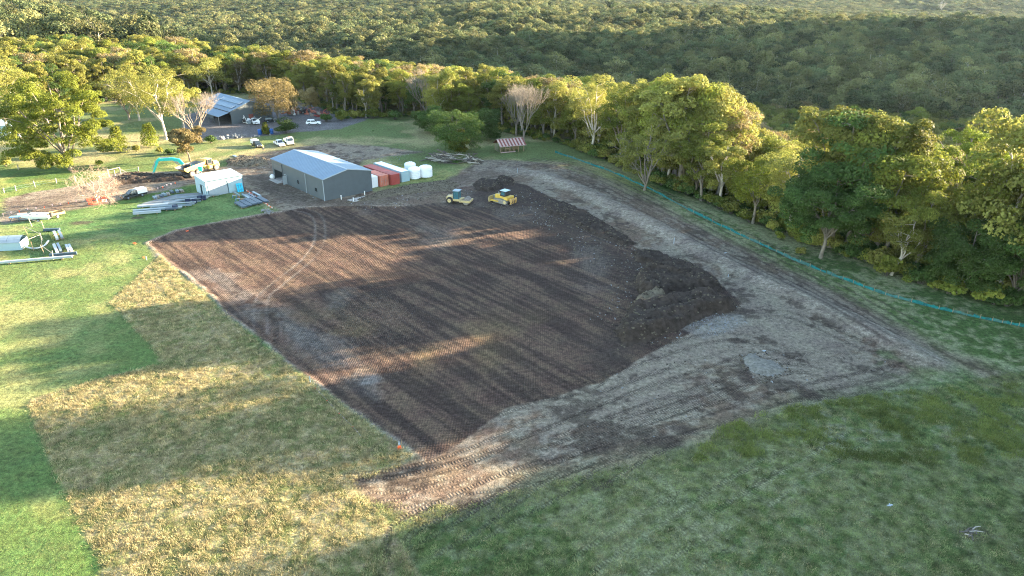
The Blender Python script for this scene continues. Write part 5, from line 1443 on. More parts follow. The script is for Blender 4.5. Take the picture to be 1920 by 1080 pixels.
MB().prism([(-1.8, .8), (-1.7, 1.55), (.2, 1.6), (.3, 1.9, .05), (1.8, 1.75, .1), (1.95, .7)], -.72, .72).part('engine_cover', YELLOW, e, bevel=.06)
MB().prism([(-2.2, 1.0), (-2.2, 1.7, .08), (-1.2, 1.7, .08), (-1.2, 1.0)], -1.25, 1.25).part('fuel_tank', YELLOW, e, bevel=.06)
c_ = MB().prism([(-1.3, 1.55), (-1.25, 2.8, .1), (.1, 2.8, .1), (.3, 1.6)], -.78, .78).part('cab', BLACK, e, bevel=.04)
MB().box(-1.45, .25, -.9, .9, 2.81, 2.93).part('cab_roof', ROOFW, c_, bevel=.03)
for s_ in (-1, 1): MB().box(-1.0, -.1, s_*.74 - .02, s_*.74 + .02, 1.9, 2.6).part('cab_window', CABG, c_)
MB().prism([(2.5, .05), (2.75, .45), (2.7, .95), (2.5, 1.35), (2.6, 1.35), (2.85, .95), (2.9, .45), (2.7, .0)], -1.8, 1.8).part('blade', CREAM, e)
MB().tube((1.9, -.5, 1.5), (2.5, -.5, .9), .1, k=8).tube((1.9, .5, 1.5), (2.5, .5, .9), .1, k=8).part('blade_cylinder', STEEL, e)
MB().box(-3.0, -2.75, -1.1, 1.1, .95, 1.3).bar((-2.2, -.6, 1.1), (-2.9, -.6, 1.1), .2).bar((-2.2, .6, 1.1), (-2.9, .6, 1.1), .2).part('ripper_beam', SAND, e)
for y_ in (-.9, 0, .9): MB().prism([(-3.1, 1.5), (-2.8, 1.5), (-2.9, .6), (-2.7, .15), (-3.0, .3), (-3.2, .8)], y_ - .12, y_ + .12).part('ripper_tine', SAND, e)
MB().tube((.9, .4, 1.8), (.9, .4, 2.5), .07, k=8).part('exhaust', STEEL, e)

# ---- boat on its trailer and the box trailer
X, Y, z = at3(68, 413)
e = empty('boat', (X, Y, z), R(186), 'white open speedboat on a trailer beside the flag line', 'boat')
hv = []; st_ = [(-2.9, 1.0, .35), (-1, 1.08, .3), (1, 1.0, .32), (2.3, .6, .5), (3.3, .04, .95)]
for x_, hw, zb in st_:
    hv += [(x_, -hw, 1.25 + .04 * x_), (x_, -hw * .75, .55 + (zb - .3)), (x_, 0, zb + .1), (x_, hw * .75, .55 + (zb - .3)), (x_, hw, 1.25 + .04 * x_)]
f = [(5*i+j, 5*i+5+j, 5*i+6+j, 5*i+1+j) for i in range(4) for j in range(4)] + [(0,1,2,3,4)]
MB().raw(hv, f).part('hull', WHITE, e)
dk = [(x_, s_ * hw * k_, 1.27 + .04 * x_) for x_, hw, zb in st_ for s_, k_ in ((-1, 1), (-1, .68), (1, .68), (1, 1))]
MB().raw(dk, [(4*i, 4*i+4, 4*i+5, 4*i+1) for i in range(4)] + [(4*i+2, 4*i+6, 4*i+7, 4*i+3) for i in range(4)] + [(9, 13, 14, 10), (13, 17, 18, 14)]).part('deck', WHITE, e)
MB().box(-2.6, 1.0, -.66, .66, .72, .76).part('cockpit_floor', mat('grey_carpet', (.13, .16, .17), .95), e)
for y_ in (-.62, .1): MB().box(.1, .6, y_, y_ + .5, .77, 1.2).box(.1, .2, y_, y_ + .5, 1.2, 1.55).part('seat', WHITE, e)
MB().raw([(1.1, -.7, 1.3), (1.45, 0, 1.32), (1.1, .7, 1.3), (.95, -.62, 1.75), (1.25, 0, 1.8), (.95, .62, 1.75)], [(0,1,4,3), (1,2,5,4)]).part('windscreen', GLASS, e)
MB().box(-3.3, -2.92, -.25, .25, .6, 1.6).part('outboard_motor', BLACK, e, bevel=.05)
t2 = empty('boat_trailer', (X, Y, z), R(186), 'steel boat trailer under the white speedboat', 'trailer')
MB().bar((-2.8, -.8, .4), (2.2, -.5, .4), .1).bar((-2.8, .8, .4), (2.2, .5, .4), .1).bar((2.2, -.5, .4), (4.0, 0, .4), .1).bar((2.2, .5, .4), (4.0, 0, .4), .1).bar((-1, -1.0, .36), (-1, 1.0, .36), .1).part('frame', STEEL, t2)
wheels(t2, [(-1, -1.1), (-1, 1.1)], .3, .2)
X, Y, z = at3(106, 407)
e = empty('box_trailer', (X, Y, z), R(48), 'ochre box trailer parked nose to the boat', 'trailer')
TANP = mat('ochre_paint', (.48, .30, .13), .6, var=.2, dirt=.3)
MB().box(-1.5, 1.5, -.85, .85, .62, .68).part('floor', TANP, e)
MB().box(-1.5, 1.5, -.89, -.852, .62, 1.1).box(-1.5, 1.5, .852, .89, .62, 1.1).part('side_board', TANP, e)
MB().box(-1.54, -1.502, -.89, .89, .62, 1.1).box(1.502, 1.54, -.89, .89, .62, 1.25).part('end_board', CREAM, e)
MB().bar((-1.54, -.5, .55), (-2.7, 0, .5), .08).bar((-1.54, .5, .55), (-2.7, 0, .5), .08).part('drawbar', STEEL, e)
wheels(e, [(0, -1.0), (0, 1.0)], .34, .2, WHITE)
X, Y, z = at3(30, 413)
e = empty('picnic_table', (X, Y, z), R(15), 'small blue and white table left of the boat', 'table')
for k in range(4): MB().box(-1.0, 1.0, -.6 + k*.31, -.33 + k*.31, .72, .78).part('slat', CYAN if k % 2 else STEELW, e)
for x_ in (-.8, .8):
    for y_ in (-.5, .5): MB().box(x_ - .05, x_ + .05, y_ - .05, y_ + .05, 0, .72).part('leg', BLUETRIM, e)

# ---- steel and sheeting laid out on the lawn
def pack(name, u, v, rz, L, wd, ht, m_, lab, n=1, cat='steel', group=None, gap=.06, lift=.25, ribs=False):
    """a bundle of n lengths lying on timber gluts"""
    X, Y, z = at3(u, v); e = empty(name, (X, Y, z), rz, lab, cat, group)
    for k in range(n):
        y0 = -wd/2 + k * wd/n
        m = MB().box(-L/2 + rnd.uniform(-.1, .1), L/2 + rnd.uniform(-.1, .1), y0, y0 + wd/n - gap, lift, lift + ht)
        if ribs:
            for q in range(3): m.box(-L/2, L/2, y0 + (q + .3) * (wd/n - gap)/3, y0 + (q + .5) * (wd/n - gap)/3, lift + ht + .002, lift + ht + .05)
        m.part('length' if n > 1 else 'bundle', m_, e)
    for x_ in (-L*.35, L*.35): MB().box(x_ - .06, x_ + .06, -wd/2 - .1, wd/2 + .1, 0, lift - .004).part('bearer', WOOD, e)
    return e
sheetg = 'dark roofing sheet packs right of the white shed'
for i, (u, v, l_) in enumerate(((452, 387, 4.6), (461, 384, 4.6), (470, 381, 4.8), (480, 379, 4.8), (493, 377, 4.4))):
    pack('roofing_sheets', u, v, R(-48), l_, 1.15, .3, STEELD, ('first', 'second', 'third', 'fourth', 'last')[i] + ' from the left in the front row of dark roofing sheet packs', 1, 'roof sheets', sheetg, ribs=True)
for i, (u, v, l_) in enumerate(((461, 371, 4.0), (467, 371, 3.6), (473, 370, 3.6), (482, 367, 4.2))):
    pack('roofing_sheets', u, v, R(-48), l_, .55, .3, STEEL if i in (0, 3) else STEELD, ('leftmost', 'second', 'third', 'rightmost')[i] + ' narrow pack in the back row behind the dark roofing sheets', 1, 'roof sheets', sheetg)
pack('steel_beam', 444, 369, R(-48), 3.6, .35, .35, STEEL, 'grey beam on blue trestles at the left of the dark roofing sheets', 1, 'beam', lift=.6)
pack('timber_pallet', 456, 374, R(30), 1.2, 1.0, .15, WOOD, 'small timber pallet between the grey beam and the dark sheets', 4, 'pallet', lift=.1)
for i, (u, v) in enumerate(((440, 371), (446, 377))):
    X, Y, z = at3(u, v); e = empty('trestle', (X, Y, z), .5, ('left', 'right')[i] + ' blue and white trestle holding the grey beam', 'trestle', 'blue trestles on the lawn')
    MB().box(-.5, .5, -.06, .06, .48, .58).part('top_bar', STEELW, e)
    for x_ in (-.4, .4): MB().bar((x_, -.25, 0), (x_, 0, .5), .08).bar((x_, .25, 0), (x_, 0, .5), .08).part('leg', BLUE, e)
X, Y, z = at3(310, 378)
tag(MB().raw([(*at(265, 382), .08), (*at(300, 392), .08), (*at(385, 368), .08), (*at(392, 360), .08), (*at(330, 365), .08)], [(0,1,2,3,4)]).part('ground_sheet', mat('grey_geotextile', (.17, .18, .18), .95, var=.2, scale=.8)), 'pale grey ground sheet under the steel purlins left of the white shed', 'sheet')
q = random.Random(9)
for i in range(13):
    u0 = 316 + i * 5.0; v0 = 389 - i * 1.7
    pack('purlin', u0, v0 + q.uniform(-3, 3), R(20 + q.uniform(-9, 12) + i * .8), 8.5 + q.uniform(-1.5, 1), .26, .2, STEEL if i % 3 else STEELW, 'galvanised purlin in the fanned-out pile left of the white shed', 1, 'purlin', 'galvanised purlins left of the white shed', lift=.2 + .06 * (i % 4))
pack('purlin_bundle', 288, 388, R(18), 6.0, .9, .35, STEELW, 'whitish bundle on the ground sheet, behind the long blue-grey one', 3, 'steel bundle')
pack('purlin_bundle', 297, 395, R(19), 9.5, 1.0, .3, STEEL, 'long blue-grey steel bundle in front of the ground sheet', 3, 'steel bundle')
pack('purlin_bundle', 277, 402, R(19), 5.2, .6, .5, STEELW, 'white wrapped bundle nearest the camera left of the white shed', 2, 'steel bundle')
pack('purlin_bundle', 321, 394, R(15), 2.3, 1.0, .3, STEELD, 'short dark bundle right of the long blue-grey one', 3, 'steel bundle')
for i, (u, v) in enumerate(((291, 373), (296, 371), (303, 370), (308, 367), (316, 366), (323, 362), (333, 361), (341, 360))):
    pack('bracket_stack', u, v, R(-50 + q.uniform(-8, 8)), 1.6, .7, .4, (STEEL, WOODG, STEELD)[i % 3], 'short stack of steel brackets in the row behind the purlins, ' + ('leftmost', 'second from the left', 'third from the left', 'fourth from the left', 'fifth from the left', 'sixth from the left', 'seventh from the left', 'rightmost')[i], 2, 'steel stack', 'steel bracket stacks behind the purlins', lift=.15)
for i, (u, v) in enumerate(((329, 392), (353, 381), (365, 381), (375, 375), (382, 375))):
    X, Y, z = at3(u, v); e = empty('crate', (X, Y, z), .4, ('leftmost', 'second', 'middle', 'fourth', 'rightmost')[i] + ' of the dark blue crates along the front of the purlins', 'crate', 'dark blue crates by the purlins')
    for k in range(4): MB().box(-.5, .5, -.45, -.41, .05 + k*.22, .22 + k*.22).box(-.5, .5, .41, .45, .05 + k*.22, .22 + k*.22).box(-.54, -.502, -.45, .45, .05 + k*.22, .22 + k*.22).box(.502, .54, -.45, .45, .05 + k*.22, .22 + k*.22).part('slat', NAVY, e)
    MB().box(-.5, .5, -.4, .4, .0, .05).part('base', BLACK, e)
# left paddock beams
pack('steel_column', 106, 446, R(-52), 4.6, .5, .4, STEELW, 'left of the two long white columns lying behind the pen', 1, 'steel beam', 'white steel columns by the pen', lift=.35)
pack('steel_column', 115, 444, R(-52), 4.8, .5, .4, STEEL, 'right of the two long white columns lying behind the pen', 1, 'steel beam', 'white steel columns by the pen', lift=.35)
pack('steel_column', 106, 471, R(-52), 4.8, .5, .4, STEELW, 'leftmost white column in the front pair by the pen', 1, 'steel beam', 'white steel columns by the pen', lift=.35)
pack('steel_column', 113, 469, R(-52), 4.6, .45, .4, STEEL, 'grey-blue column beside the leftmost one in the front pair', 1, 'steel beam', 'white steel columns by the pen', lift=.35)
pack('steel_column', 131, 470, R(-52), 3.6, .9, .4, STEELW, 'short wide pair of white columns at the right by the tyre marks', 2, 'steel beam', 'white steel columns by the pen', lift=.35)
pack('steel_beam', 68, 491, R(17), 11.5, .5, .35, STEELW, 'longest white beam lying in the yellow grass at the left', 1, 'beam', lift=.3)
pack('steel_beam', 120, 481, R(18), 4.2, .4, .5, STEELD, 'dark blue beam lying across the feet of the columns', 1, 'beam', lift=.2)
pack('trough', 98, 433, R(10), 3.0, .6, .4, BLUETRIM, 'dark teal trough behind the white columns', 1, 'trough', lift=.1)

# ---- the pen and low shed at the left margin
X, Y, z = at3(18, 470)
g = empty('low_shed', (X, Y, z), R(12), 'low pale shed with curved blue-grey roof cut by the left margin', 'shed')
MB().box(-9, 2.0, 0, .08, 0, 1.5).part('front_wall', WHITEP, g)
MB().box(-9, 2.0, 3.0, 3.08, 0, 1.6).part('back_wall', WHITEP, g)
MB().box(1.92, 2.0, .082, 2.998, 0, 1.5).part('end_wall', WHITEP, g)
for k in range(6):
    a0, a1 = k/6, (k+1)/6; zf = lambda t_: 1.52 + .75 * math.sin(math.pi * t_) ** .8 * 1
    for j in range(5):
        MB().raw([(-9 + j*2.22, -.2 + 3.5*a0, zf(a0)), (-9 + j*2.22 + 2.18, -.2 + 3.5*a0, zf(a0)), (-9 + j*2.22 + 2.18, -.2 + 3.5*a1, zf(a1)), (-9 + j*2.22, -.2 + 3.5*a1, zf(a1))], [(0,1,2,3)]).part('roof_sheet', STEEL, g)
pg = 'grey timber posts of the pen at the left margin'
posts = [(45, 468), (52, 440), (80, 452), (83, 476), (100, 487), (63, 470), (60, 425), (83, 430)]
pen = empty('pen_fence', at3(70, 455), 0, 'rough pen of leaning posts and rails left of the white columns', 'fence')
o0 = Vector(at3(70, 455))
for i, (u, v) in enumerate(posts):
    p_ = Vector(at3(u, v)) - o0
    MB().bar(p_, p_ + Vector((q.uniform(-.3, .3), q.uniform(-.2, .2), 1.7)), .09).part('post', WOOD if i % 2 else WOODG, pen)
for a, b_ in ((0, 2), (2, 3), (3, 4), (1, 2), (6, 7)):
    pa = Vector(at3(*posts[a])) - o0; pb = Vector(at3(*posts[b_])) - o0
    MB().bar(pa + Vector((0, 0, 1.5)), pb + Vector((0, 0, 1.3)), .06).part('rail', WOODG, pen)
L_ = smooth_line([at(*p_) for p_ in ((44, 463), (55, 468), (70, 469), (84, 464), (92, 455))], 5)
t_ = Tubes(); t_.add([(p_[0], p_[1], float(gz(*p_)) + .35) for p_ in L_], [.16] * len(L_), 6)
tag(link(bpy.data.objects.new('pipe', t_.mesh('pipe', STEELW))), 'curved white pipe along the front of the dark pen', 'pipe')
# ------------------------------------------------------------------ earth heaps and log piles
GRAV = mat('dusty_gravel', (.15, .14, .12), .95, var=.45, scale=2.5, dirt=.35, dirtcol=(.23, .225, .21), bump=.12, spec=.1)
HEAP_PTS = []
def heap(name, poly, H, m_, lab, cat, wdt=1.6, res=.28, seed=1, clod=.35, ridges=None, z0=-.12):
    poly = np.asarray(poly, float); lo = poly.min(0) - .5; hi = poly.max(0) + .5
    xs = np.arange(lo[0], hi[0], res); ys = np.arange(lo[1], hi[1], res); hx_, hy_ = np.meshgrid(xs, ys)
    sd = poly_sd(hx_.ravel(), hy_.ravel(), poly) + 1.1 * (fbm(hx_.ravel(), hy_.ravel(), 2.2, seed, 3) - .5)
    prof = ss(-sd, 0, wdt)
    z = H * prof * (.35 + 1.1 * fbm(hx_.ravel(), hy_.ravel(), 3.0, seed + 3, 3)) + clod * prof * (fbm(hx_.ravel(), hy_.ravel(), .75, seed + 5, 3) - .4) * 1.6
    if ridges is not None:
        a, sp, am = ridges
        t = hx_.ravel() * math.cos(a) + hy_.ravel() * math.sin(a) + .8 * fbm(hx_.ravel(), hy_.ravel(), 3, seed + 7, 2)
        z += am * prof * np.abs(np.sin(t * math.pi / sp))
    z = np.where(sd > 0, z0 - .3, z + z0 * (1 - prof) ) + gz(hx_.ravel(), hy_.ravel())
    I_ = np.arange(z.size).reshape(hx_.shape)
    q_ = np.stack([I_[:-1, :-1], I_[:-1, 1:], I_[1:, 1:], I_[1:, :-1]], -1).reshape(-1, 4)
    keep = (sd[q_] < .35).any(1)
    q_ = q_[keep]; used, inv = np.unique(q_, return_inverse=True)
    me = raw_mesh(name, np.c_[hx_.ravel(), hy_.ravel(), z][used], inv.reshape(-1, 4), m_, smooth=False)
    V_ = np.c_[hx_.ravel(), hy_.ravel(), z][used][sd[used] < .2]
    if m_ is not GRAV: HEAP_PTS.append(V_[np.random.default_rng(seed).random(len(V_)) < .42])
    o = link(bpy.data.objects.new(name, me)); tag(o, lab, cat); return o
heap('soil_heap', P((1205, 500), (1260, 498), (1310, 505), (1345, 525), (1368, 548), (1330, 552), (1270, 548), (1225, 560), (1195, 552), (1180, 530)), 1.9, SOIL, 'tallest dark topsoil heap in the stockpile against the pale bank', 'soil heap', 2.0, seed=3, clod=.5)
heap('soil_heap', P((1180, 575), (1230, 560), (1300, 552), (1350, 560), (1392, 572), (1375, 585), (1320, 600), (1270, 622), (1215, 645), (1160, 655), (1150, 620)), 1.3, SOIL, 'long low dark heap with dozer ridges at the front of the stockpile', 'soil heap', 1.8, seed=5, clod=.25, ridges=(R(112), 3.4, .75))
heap('soil_heap', P((1185, 565), (1225, 552), (1255, 560), (1250, 578), (1210, 588), (1180, 585)), 1.8, SOILB, 'brownish crumbly heap in the middle of the dark stockpile', 'soil heap', 1.2, seed=7, clod=.45)
heap('soil_heap', P((1190, 520), (1235, 505), (1262, 515), (1240, 535), (1200, 545)), 1.5, SOILB, 'greyish-brown mound at the upper left of the dark stockpile', 'soil heap', 1.4, seed=8, clod=.3)
heap('soil_heap', P((1180, 472), (1225, 470), (1260, 482), (1300, 498), (1250, 502), (1190, 492)), .7, SOIL, 'broken clods at the top end of the dark stockpile', 'soil heap', 1.2, seed=9, clod=.5)
heap('soil_heap', P((1020, 378), (1060, 380), (1110, 402), (1160, 432), (1200, 458), (1170, 464), (1110, 442), (1060, 415), (1020, 398)), .5, SOIL, 'long ragged windrow of dark clods along the foot of the pale bank', 'soil heap', 1.3, seed=10, clod=.45)
heap('soil_heap', P((882, 345), (905, 338), (935, 342), (945, 352), (920, 362), (890, 358)), .85, SOIL, 'dark smooth heap directly behind the bulldozer blade', 'soil heap', 1.4, seed=11, clod=.25)
heap('soil_heap', P((928, 336), (945, 333), (965, 338), (966, 347), (945, 349), (928, 345)), .8, SOIL, 'small round dark heap right of the bulldozer cab', 'soil heap', 1.2, seed=12, clod=.4)
heap('soil_heap', P((212, 340), (235, 328), (262, 326), (300, 330), (345, 330), (350, 338), (300, 342), (250, 345), (215, 350)), .9, SOIL, 'dark dug-out spoil under the excavator bucket', 'soil heap', 1.2, seed=13, clod=.4)
heap('soil_heap', P((770, 345), (840, 336), (868, 345), (850, 360), (790, 362), (720, 372), (660, 382), (640, 380), (700, 362)), .28, SOILB, 'low scraped ridge of brown earth between the tanks and the roller', 'soil heap', 1.5, seed=14, clod=.25)
heap('soil_heap', P((420, 302), (450, 292), (500, 296), (508, 308), (470, 315), (425, 312)), .5, SOILB, 'low muddy mound between the dump truck and the grey shed', 'soil heap', 1.5, seed=15, clod=.35)
heap('gravel_heap', P((1388, 670), (1402, 660), (1420, 662), (1432, 672), (1452, 674), (1466, 684), (1478, 695), (1472, 704), (1456, 706), (1444, 714), (1420, 706), (1402, 694)), .4, GRAV, 'pale grey gravel heap on the bare ground right of the stockpile', 'gravel heap', 1.4, .2, seed=16, clod=.25)
# clods and stones thrown about the fill
g_ = np.random.default_rng(4)
cl_pts = []
for poly, n in ((P((1000, 350), (1100, 400), (1250, 500), (1390, 575), (1240, 655), (1100, 600), (1150, 520), (1000, 420), (900, 390)), 2600), (P((1150, 700), (1400, 640), (1700, 680), (1450, 760), (1200, 830), (1000, 860)), 130), (P((640, 385), (840, 340), (900, 360), (700, 395)), 500), (P((1385, 665), (1430, 655), (1490, 700), (1440, 722), (1395, 700)), 260), (P((1290, 610), (1340, 585), (1405, 605), (1340, 632)), 120), (P((460, 310), (560, 285), (800, 290), (600, 378)), 400)):
    lo, hi = poly.min(0), poly.max(0); a = g_.uniform(lo, hi, (n * 3, 2)); a = a[poly_sd(a[:, 0], a[:, 1], poly) < 0][:n]; cl_pts.append(a)
cl = np.vstack(cl_pts); clm_ = []
import bmesh
for k in range(3):
    bm = bmesh.new(); vv = g_.normal(size=(10, 3)); vv /= np.linalg.norm(vv, axis=1)[:, None]
    for p_ in vv * [.5, .45, .35]: bm.verts.new(p_)
    bmesh.ops.convex_hull(bm, input=bm.verts); me = bpy.data.meshes.new('clod'); bm.to_mesh(me); bm.free(); me.materials.append((SOIL, SOILB, ROCKG)[k]); clm_.append(bpy.data.objects.new('clod', me))
HPn = np.vstack(HEAP_PTS)
scatter('heap_clods', HPn + g_.uniform(-.12, .12, HPn.shape) * [1, 1, .3], g_.uniform(0, 6, len(HPn)), g_.uniform(.12, .62, len(HPn)) ** 1.3, (g_.random(len(HPn)) < .25).astype(int), [bpy.data.objects.new('clod', o_.data) for o_ in clm_])
scatter('soil_clods', np.c_[cl, gz(cl[:, 0], cl[:, 1]) + .03], g_.uniform(0, 6, len(cl)), g_.uniform(.12, .5, len(cl)) ** 1.3, np.where(np.arange(len(cl)) >= len(cl) - len(cl_pts[-1]) - len(cl_pts[-2]), 2, np.minimum(g_.integers(0, 12, len(cl)) // 5, 2)), clm_)

def logpile(u, v, rz, n, L, m_, lab, seed, sp=2.2):
    X, Y, z = at3(u, v); e = empty('log_pile', (X, Y, z), rz, lab, 'log pile'); q = random.Random(seed)
    for k in range(n):
        a = q.gauss(0, .45); c_ = Vector((q.gauss(0, L * .18), q.gauss(0, sp * .45), abs(q.gauss(.7, .55)) + .1)); l_ = L * q.uniform(.25, .6)
        d = Vector((math.cos(a), math.sin(a), q.gauss(0, .22)))
        t_ = Tubes(); rr = q.uniform(.07, .24); t_.add([c_ - d * l_/2, c_ + Vector((0, 0, q.uniform(-.1, .15))), c_ + d * l_/2], [rr, rr * .85, rr * .5], 6)
        for b_ in range(2):
            s_ = c_ + d * q.uniform(-.4, .4) * l_; t_.add([s_, s_ + Vector((q.uniform(-1, 1), q.uniform(-1, 1), q.uniform(0, 1))) * .9], [rr * .4, .01], 3)
        o = link(bpy.data.objects.new('log', t_.mesh('log', m_ if k % 3 else BARKP))); o.parent = e
logpile(836, 303, R(-12), 64, 11.5, BARKD, 'long log and branch pile between the tanks and the timber hut', 1)
logpile(884, 304, R(-30), 46, 5.6, BARKD, 'smaller twiggy log pile right of the long one', 2, 1.8)
f_ = bush(951, 2., 5.5, 900, .3, L_DARK); place([('stems', f_[0]), ('foliage', f_[1])], 'cut_branches', at3(858, 306), 0, (1, .5, .6), 'heap of grey-green cut branches between the two log piles', 'branches')

# ------------------------------------------------------------------ silt fence, flags, posts, cone
fl_ = smooth_line(P((1040, 285), (1075, 297), (1140, 320), (1180, 337), (1225, 357), (1300, 398), (1370, 433), (1440, 465), (1500, 493), (1580, 524), (1660, 553), (1760, 580), (1860, 602), (1925, 615), (1990, 632)), 8)
sf = empty('silt_fence', (0, 0, 0), 0, 'long sagging teal silt fence along the foot of the trees', 'fence')
q = random.Random(2); i = 0; TEALD = mat('dusty_silt_fabric', (.03, .12, .11), .9, var=.4, scale=2, dirt=.5, dirtcol=(.12, .10, .07))
pts_ = [Vector((p_[0], p_[1], float(gz(p_[0], p_[1])))) for p_ in fl_]
run = 0; seg = []
for a, b_ in zip(pts_[:-1], pts_[1:]):
    n = max(1, int((b_ - a).length / 1.2))
    for k in range(n): seg.append(a.lerp(b_, k / n))
for k in range(0, len(seg) - 1, 2):
    MB().box(-.03, .03, -.03, .03, -.2, .72, Matrix.Translation(seg[k])).part('stake', WOOD, sf)
k = 0; 
while k < len(seg) - 4:
    c_ = seg[k:k + 4]
    v = []; 
    for p_ in c_:
        sag = q.uniform(.3, .62); off = q.uniform(-.12, .12)
        v += [(p_.x + off, p_.y + .04, p_.z - .05), (p_.x + off * .4, p_.y + .04 + q.uniform(-.1, .1), p_.z + sag), (p_.x - .08, p_.y - .12 - q.uniform(0, .15), p_.z + .05)]
    f = [(3*i, 3*i+3, 3*i+4, 3*i+1) for i in range(3)] + [(3*i, 3*i+2, 3*i+5, 3*i+3) for i in range(3)]
    if q.random() < .98: MB().raw(v, f).part('fabric_panel', TEALF if q.random() < .6 else TEALD, sf)
    k += 3

def flagline(name, pix, step, mats_, lab, cat, hgt_=.9, size=.16, cord=True, stakes=True, jit=.0):
    L = smooth_line(P(*pix), 8); pts = [Vector((p_[0], p_[1], float(gz(p_[0], p_[1])))) for p_ in L]
    e = empty(name, pts[0], 0, lab, cat); o0 = pts[0]; acc = 0; last = None; nst = 0
    cordp = []
    for a, b_ in zip(pts[:-1], pts[1:]):
        d = (b_ - a).length; t = -acc
        while t + step < d:
            t += step; p_ = a.lerp(b_, t / d) - o0; h_ = hgt_ * (1 - .12 * (nst % 3))
            p_.x += q.uniform(-jit, jit); p_.y += q.uniform(-jit, jit)
            MB().raw([(p_.x - size, p_.y, p_.z + h_), (p_.x + size, p_.y, p_.z + h_), (p_.x + size*.6, p_.y - .05, p_.z + h_ - size*2.4), (p_.x - size*.5, p_.y - .02, p_.z + h_ - size*2.2),
                      (p_.x - size, p_.y + .03, p_.z + h_), (p_.x + size, p_.y + .03, p_.z + h_), (p_.x + size*.6, p_.y - .02, p_.z + h_ - size*2.4), (p_.x - size*.5, p_.y + .01, p_.z + h_ - size*2.2)], [(0,1,2,3), (7,6,5,4), (0,4,5,1), (2,6,7,3)]).part('flag', mats_[nst % len(mats_)], e)
            cordp.append(p_ + Vector((0, 0, h_)))
            if stakes and nst % 5 == 0: MB().tube(p_ - Vector((0, 0, .2)), p_ + Vector((0, 0, hgt_ + .1)), .025, k=5).part('stake', WOODG, e)
            nst += 1
        acc = d - t
    if cord and len(cordp) > 2:
        t_ = Tubes(); t_.add(cordp, [.012] * len(cordp), 3); o = link(bpy.data.objects.new('cord', t_.mesh('cord', STEELW))); o.parent = e
flagline('bunting_line', ((-8, 411), (40, 400), (90, 392), (140, 383), (168, 378)), 1.5, [PINKF, PINKF, ORANGE], 'line of small pale pink flags along the drive at the left', 'bunting')
flagline('bunting_line', ((275, 362), (300, 357), (330, 347)), 1.3, [PINKF, PINKF, ORANGE], 'short line of pale pink flags between the black ute and the white shed', 'bunting')
flagline('bunting_line', ((202, 372), (222, 366)), 1.2, [ORANGE, PINKF], 'few orange flags just left of the black ute', 'bunting')
flagline('barrier_tape', ((460, 357), (482, 371), (503, 386), (512, 392)), .9, [PINKF, ORANGE], 'drooping orange and white tape along the right edge of the lawn', 'tape', .35)
flagline('barrier_tape', ((585, 722), (610, 748), (640, 780), (665, 805), (683, 826)), 1.1, [ORANGE, PINKF, WOOD], 'orange tape lying in the grass from the white peg toward the cone', 'tape', .12, .09, stakes=False)
# orange mesh pen round the bleached tree
e = empty('mesh_barrier', at3(185, 386), 0, 'patch of torn orange mesh and stakes under the bleached bare tree', 'barrier'); o0 = Vector(at3(185, 386))
for (u, v) in ((168, 379), (176, 377), (184, 376), (192, 375), (200, 374), (171, 386), (180, 385), (188, 383), (197, 381)):
    p_ = Vector(at3(u, v)) - o0
    MB().tube(p_, p_ + Vector((q.uniform(-.1, .1), 0, 1.1)), .03, k=5).part('stake', WOOD, e)
    m = MB()
    for k in range(4): m.bar(p_ + Vector((-.55, 0, .25 + k*.22)), p_ + Vector((.55, q.uniform(-.2, .2), .25 + k*.22 + q.uniform(-.08, .08))), .05)
    for k in range(4): m.bar(p_ + Vector((-.5 + k*.32, 0, .2)), p_ + Vector((-.5 + k*.32, 0, .95)), .05)
    m.part('mesh', ORANGE if q.random() < .7 else PINKF, e)
for (u, v, lab) in ((268, 484, 'small orange rag in the grass at the left tip of the brown fill'), (252, 458, 'orange rag in the lawn above the left tip of the fill'), (350, 432, 'torn orange tape on the lip of the fill'), (1465, 548, 'orange rag on the ruts inside the silt fence')):
    if v == 548: continue
    X, Y, z = at3(u, v); m = MB()
    for k in range(4): m.bar((q.uniform(-.4, .4), q.uniform(-.3, .3), .08), (q.uniform(-.4, .4), q.uniform(-.3, .3), .2), .14, .06)
    tag(m.part('orange_rag', ORANGE, loc=(X, Y, z)), lab, 'rag')
X, Y, z = at3(749, 841)
e = empty('traffic_cone', (X, Y, z), .3, 'orange traffic cone with a white top at the near corner of the fill', 'traffic cone')
MB().box(-.24, .24, -.24, .24, 0, .05).part('base', ORANGE, e, bevel=.02)
MB().lathe([(.18, .05), (.125, .42)], k=16).part('body', ORANGE, e, smooth=True)
MB().lathe([(.124, .422), (.08, .68)], k=16).part('reflective_band', STEELW, e, smooth=True)
MB().lathe([(.079, .682), (.04, .9)], k=16).part('tip', STEELW, e, smooth=True)
MB().tube((.3, .35, 0), (.3, .35, .8), .025, k=5).part('stake', WOOD, e)
for u, v, h_, lab in ((582, 718, .95, 'white survey peg at the left edge of the fill'), (1263, 459, 1.2, 'white survey peg on the pale bank beside the stockpile'), (970, 325, 1.2, 'white survey peg at the top end of the pale bank'), (275, 488, .8, 'pale survey peg at the left tip of the fill'), (1365, 520, .5, 'low timber peg on the pale bank')):
    X, Y, z = at3(u, v); tag(MB().box(-.05, .05, -.03, .03, -.2, h_ * .7).box(-.052, .052, -.032, .032, h_ * .7 + .001, h_).part('survey_peg', STEELW, loc=(X, Y, z)), lab, 'peg')
